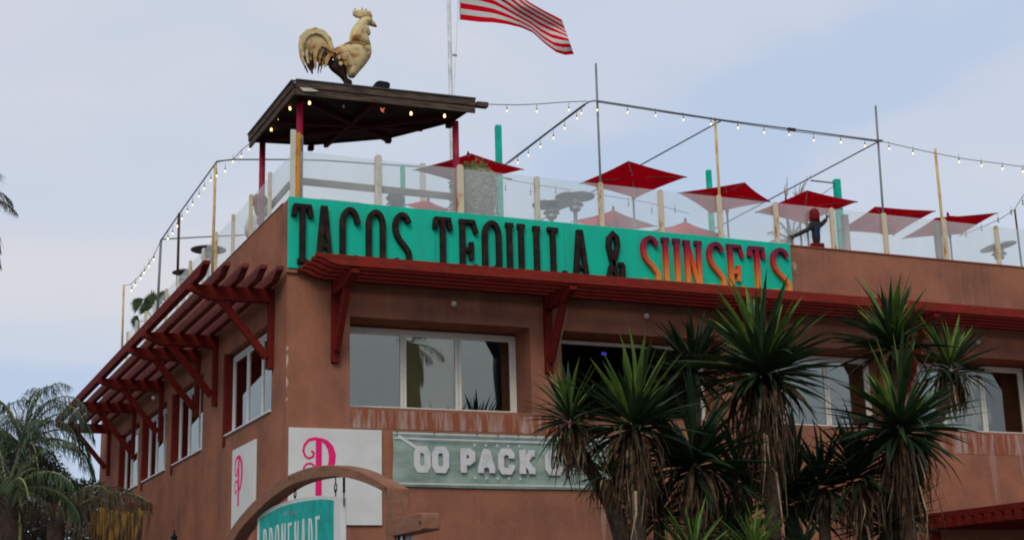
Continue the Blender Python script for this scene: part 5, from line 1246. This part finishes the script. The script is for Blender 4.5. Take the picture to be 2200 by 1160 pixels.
for a, b in zip(O_, I_): vs += [a, b, b + tk, a + tk]
fs = [(i*4+k, i*4+(k+1)%4, (i+1)*4+(k+1)%4, (i+1)*4+k) for i in range(n - 1) for k in range(4)] + [(0, 1, 2, 3), tuple((n-1)*4 + k for k in range(4))[::-1]]
mb.add(vs, fs); obj('arched_beam', mb, M['arch'], ag, bevel=.006)
yl = O_[0].y; yr = lx(830, 1060, XA).y
obj('post', MB().box((XA + .005, yr - .14, 0), (XA + .155, yr + .06, 2.80)), M['arch'], ag, bevel=.008)
obj('post', MB().box((XA + .005, yl - .02, 0), (XA + .155, yl + .14, 2.76)), M['arch'], ag, bevel=.008)
ye = lx(906, 1105, XA).y; zt_, zb_ = lx(906, 1102, XA).z, lx(906, 1138, XA).z
prof = [(yr - .142, zt_), (ye + .06, zt_ + .01), (ye + .01, zt_ - .0), (ye, zt_ - .03), (ye, zb_ + .01), (ye + .03, zb_), (yr - .142, zb_ - .0)]
obj('projecting_beam', MB().prism([(XA - .0, y, z) for y, z in prof], (.155, 0, 0)), M['arch'], ag, bevel=.006)
bl = MB()
for u, v in ((622, 1027), (630, 1025), (829, 1050), (903, 1122)):
    p = lx(u, v, XA); bl.tube([p + Vector((.002, 0, 0)), p + Vector((-.006, 0, 0))], .012, 8)
obj('bolt', bl, M['black'], ag)
ln = thing('lantern', 'black lantern hanging under the projecting beam of the arch', 'lamp', lx(862, 1150, XA + .07))
q = lx(868, 1150, XA + .08)
obj('cap', MB().box((XA + .02, q.y - .16, q.z - .0), (XA + .14, q.y + .12, q.z + .045)), M['black'], ln, bevel=.01)
obj('hook', MB().tube([(XA + .08, q.y - .1, q.z + .04), (XA + .08, q.y - .1, zb_ + .01)], .012, 6).tube([(XA + .08, q.y + .06, q.z + .04), (XA + .08, q.y + .06, zb_ + .01)], .012, 6), M['black'], ln)
obj('lamp_glass', MB().box((XA + .04, q.y - .1, q.z - .24), (XA + .12, q.y + .07, q.z - .003)), M['panel'], ln, bevel=.005)
obj('cage', MB().box((XA + .03, q.y - .125, q.z - .26), (XA + .045, q.y - .105, q.z - .001)).box((XA + .03, q.y + .075, q.z - .26), (XA + .045, q.y + .095, q.z - .001)).box((XA + .022, q.y - .02, q.z - .26), (XA + .038, q.y + .0, q.z - .001)), M['black'], ln)
# hanging sign
XS = XA + .08
hs = thing('hanging_sign', 'teal PROMENADE sign with white border hung under the timber arch', 'sign', lx(640, 1120, XS))
topc2 = dens([(553,1108),(575,1093),(600,1081),(630,1072),(660,1067),(690,1065),(717,1066),(733,1069)], 3)
T2 = [lx(u, v, XS) for u, v in topc2]; zb2 = 1.98
poly = [(XS, p.y, p.z) for p in T2] + [(XS, T2[-1].y, zb2), (XS, T2[0].y, zb2)]
obj('border_panel', MB().prism(poly, (.05, 0, 0)), M['panel'], hs, bevel=.005)
topi = dens([(558,1114),(578,1101),(602,1089),(632,1080),(660,1075),(690,1072),(716,1074)], 3)
T3 = [lx(u, v, XS - .006) for u, v in topi]
poly = [(XS - .006, p.y, p.z) for p in T3] + [(XS - .006, T3[-1].y, zb2 + .06), (XS - .006, T3[0].y, zb2 + .06)]
obj('teal_face', MB().prism(poly, (.0045, 0, 0)), M['tealsign'], hs)
tl0, tr0 = lx(566, 1134, XS - .01), lx(694, 1103, XS - .01)
span = tr0.y - tl0.y; cw = span / 9
for i, ch in enumerate('PROMENADE'):
    y0 = tl0.y + i * cw; ww = cw * .58; zt2 = tl0.z + (tr0.z - tl0.z) * (i / 8); hh = .62; m5 = MB()
    for q_, s in enumerate(strokes(ch, True)):
        pts = [(a * abs(ww), z * hh) for a, z in s]
        ribbon(m5, pts, .036, .0005, .006 - .0007 * q_, lambda a, z, d: (XS - .0065 - d, y0 - a, zt2 - hh + z))
    obj('letter', m5, M['panel'], hs)
fadedm = mat('faded_print', (.22, .32, .33), .6)
for k in range(7):
    p = lx(611 + k * 4.4, 1101 - k * .7, XS - .007)
    obj('faded_letter', MB().box((p.x - .002, p.y - .018, p.z - .03), (p.x, p.y + .018, p.z + .012 * (k % 2))), fadedm, hs)
def chain(uv0, uv1, ring=True):
    a = lx(*uv0, XS + .02); b = lx(*uv1, XS + .02); k = MB().tube([a, a.lerp(b, .4)], .006, 6)
    if ring:
        c = a.lerp(b, .68); r1 = .035; r2 = (a - b).length * .30
        k.tube([(c.x, c.y + r1 * math.cos(t), c.z + r2 * math.sin(t)) for t in [i * math.pi / 8 for i in range(17)]], .006, 6)
    else: k.tube([a, b], .012, 6)
    k.tube([b + Vector((0, 0, .03)), (b.x, b.y, b.z - .12)], .006, 6)
    return obj('hanger', k, M['black'], hs)
chain((634, 1040), (634, 1070)); chain((721, 1025), (721, 1058)); chain((739, 1025), (739, 1058), False)
# lamp post finial at the bottom
fp_ = lx(374, 1160, -1.2)
o = thing('lamp_post', 'dark lamp post finial poking up at the bottom left of the arch', 'lamp post', (fp_.x, fp_.y, 0))
obj('column', MB().lathe((fp_.x, fp_.y, 0), [(.09, 0.0), (.06, .2), (.05, fp_.z - .1), (.045, fp_.z - .05)], 10), M['black'], o)
obj('finial', MB().lathe((fp_.x, fp_.y, fp_.z - .05), [(.05, 0), (.075, .03), (.04, .07), (.06, .10), (.02, .14), (.012, .2), (0, .22)], 10), M['black'], o)

# ------------------------------------------------------------------ across the road: what the windows mirror
def refl(u, v, D_):
    """point whose mirror image in the front panes appears at (u,v), D_ metres beyond the glass"""
    p = fy(u, v, .60); d = (p - CAM).normalized(); d = Vector((d.x, -d.y, d.z)); return p + d * D_
q = refl(884, 735, 34); palm('tall palm across the road mirrored in the corner window', q, (q.x, q.y, 0), [(a, e_, l_, 1.5, 'frond', .5, 1.0) for a, e_, l_ in ((90, 12, 1.6), (95, -15, 1.1), (85, -55, 1.0), (92, -70, 1.6), (80, -65, 1.7), (100, -80, 1.9), (180, -85, 1.8), (0, -82, 1.6), (20, 50, .8), (200, 50, .8))], (.34, .3), seed=41)
q = refl(1078, 800, 30)
o = thing('utility_pole', 'dark timber utility pole across the road mirrored at the right of the corner window', 'utility pole', (q.x, q.y, 0))
obj('pole', MB().tube([(q.x, q.y, 0), (q.x, q.y, 16)], .30, 10), M['black'], o, smooth=True)
q2 = refl(1052, 730, 30); q3 = refl(1072, 770, 30); obj('brace', MB().tube([q2 + (q2 - q3) * 1.2, q3], .16, 8), M['black'], o)
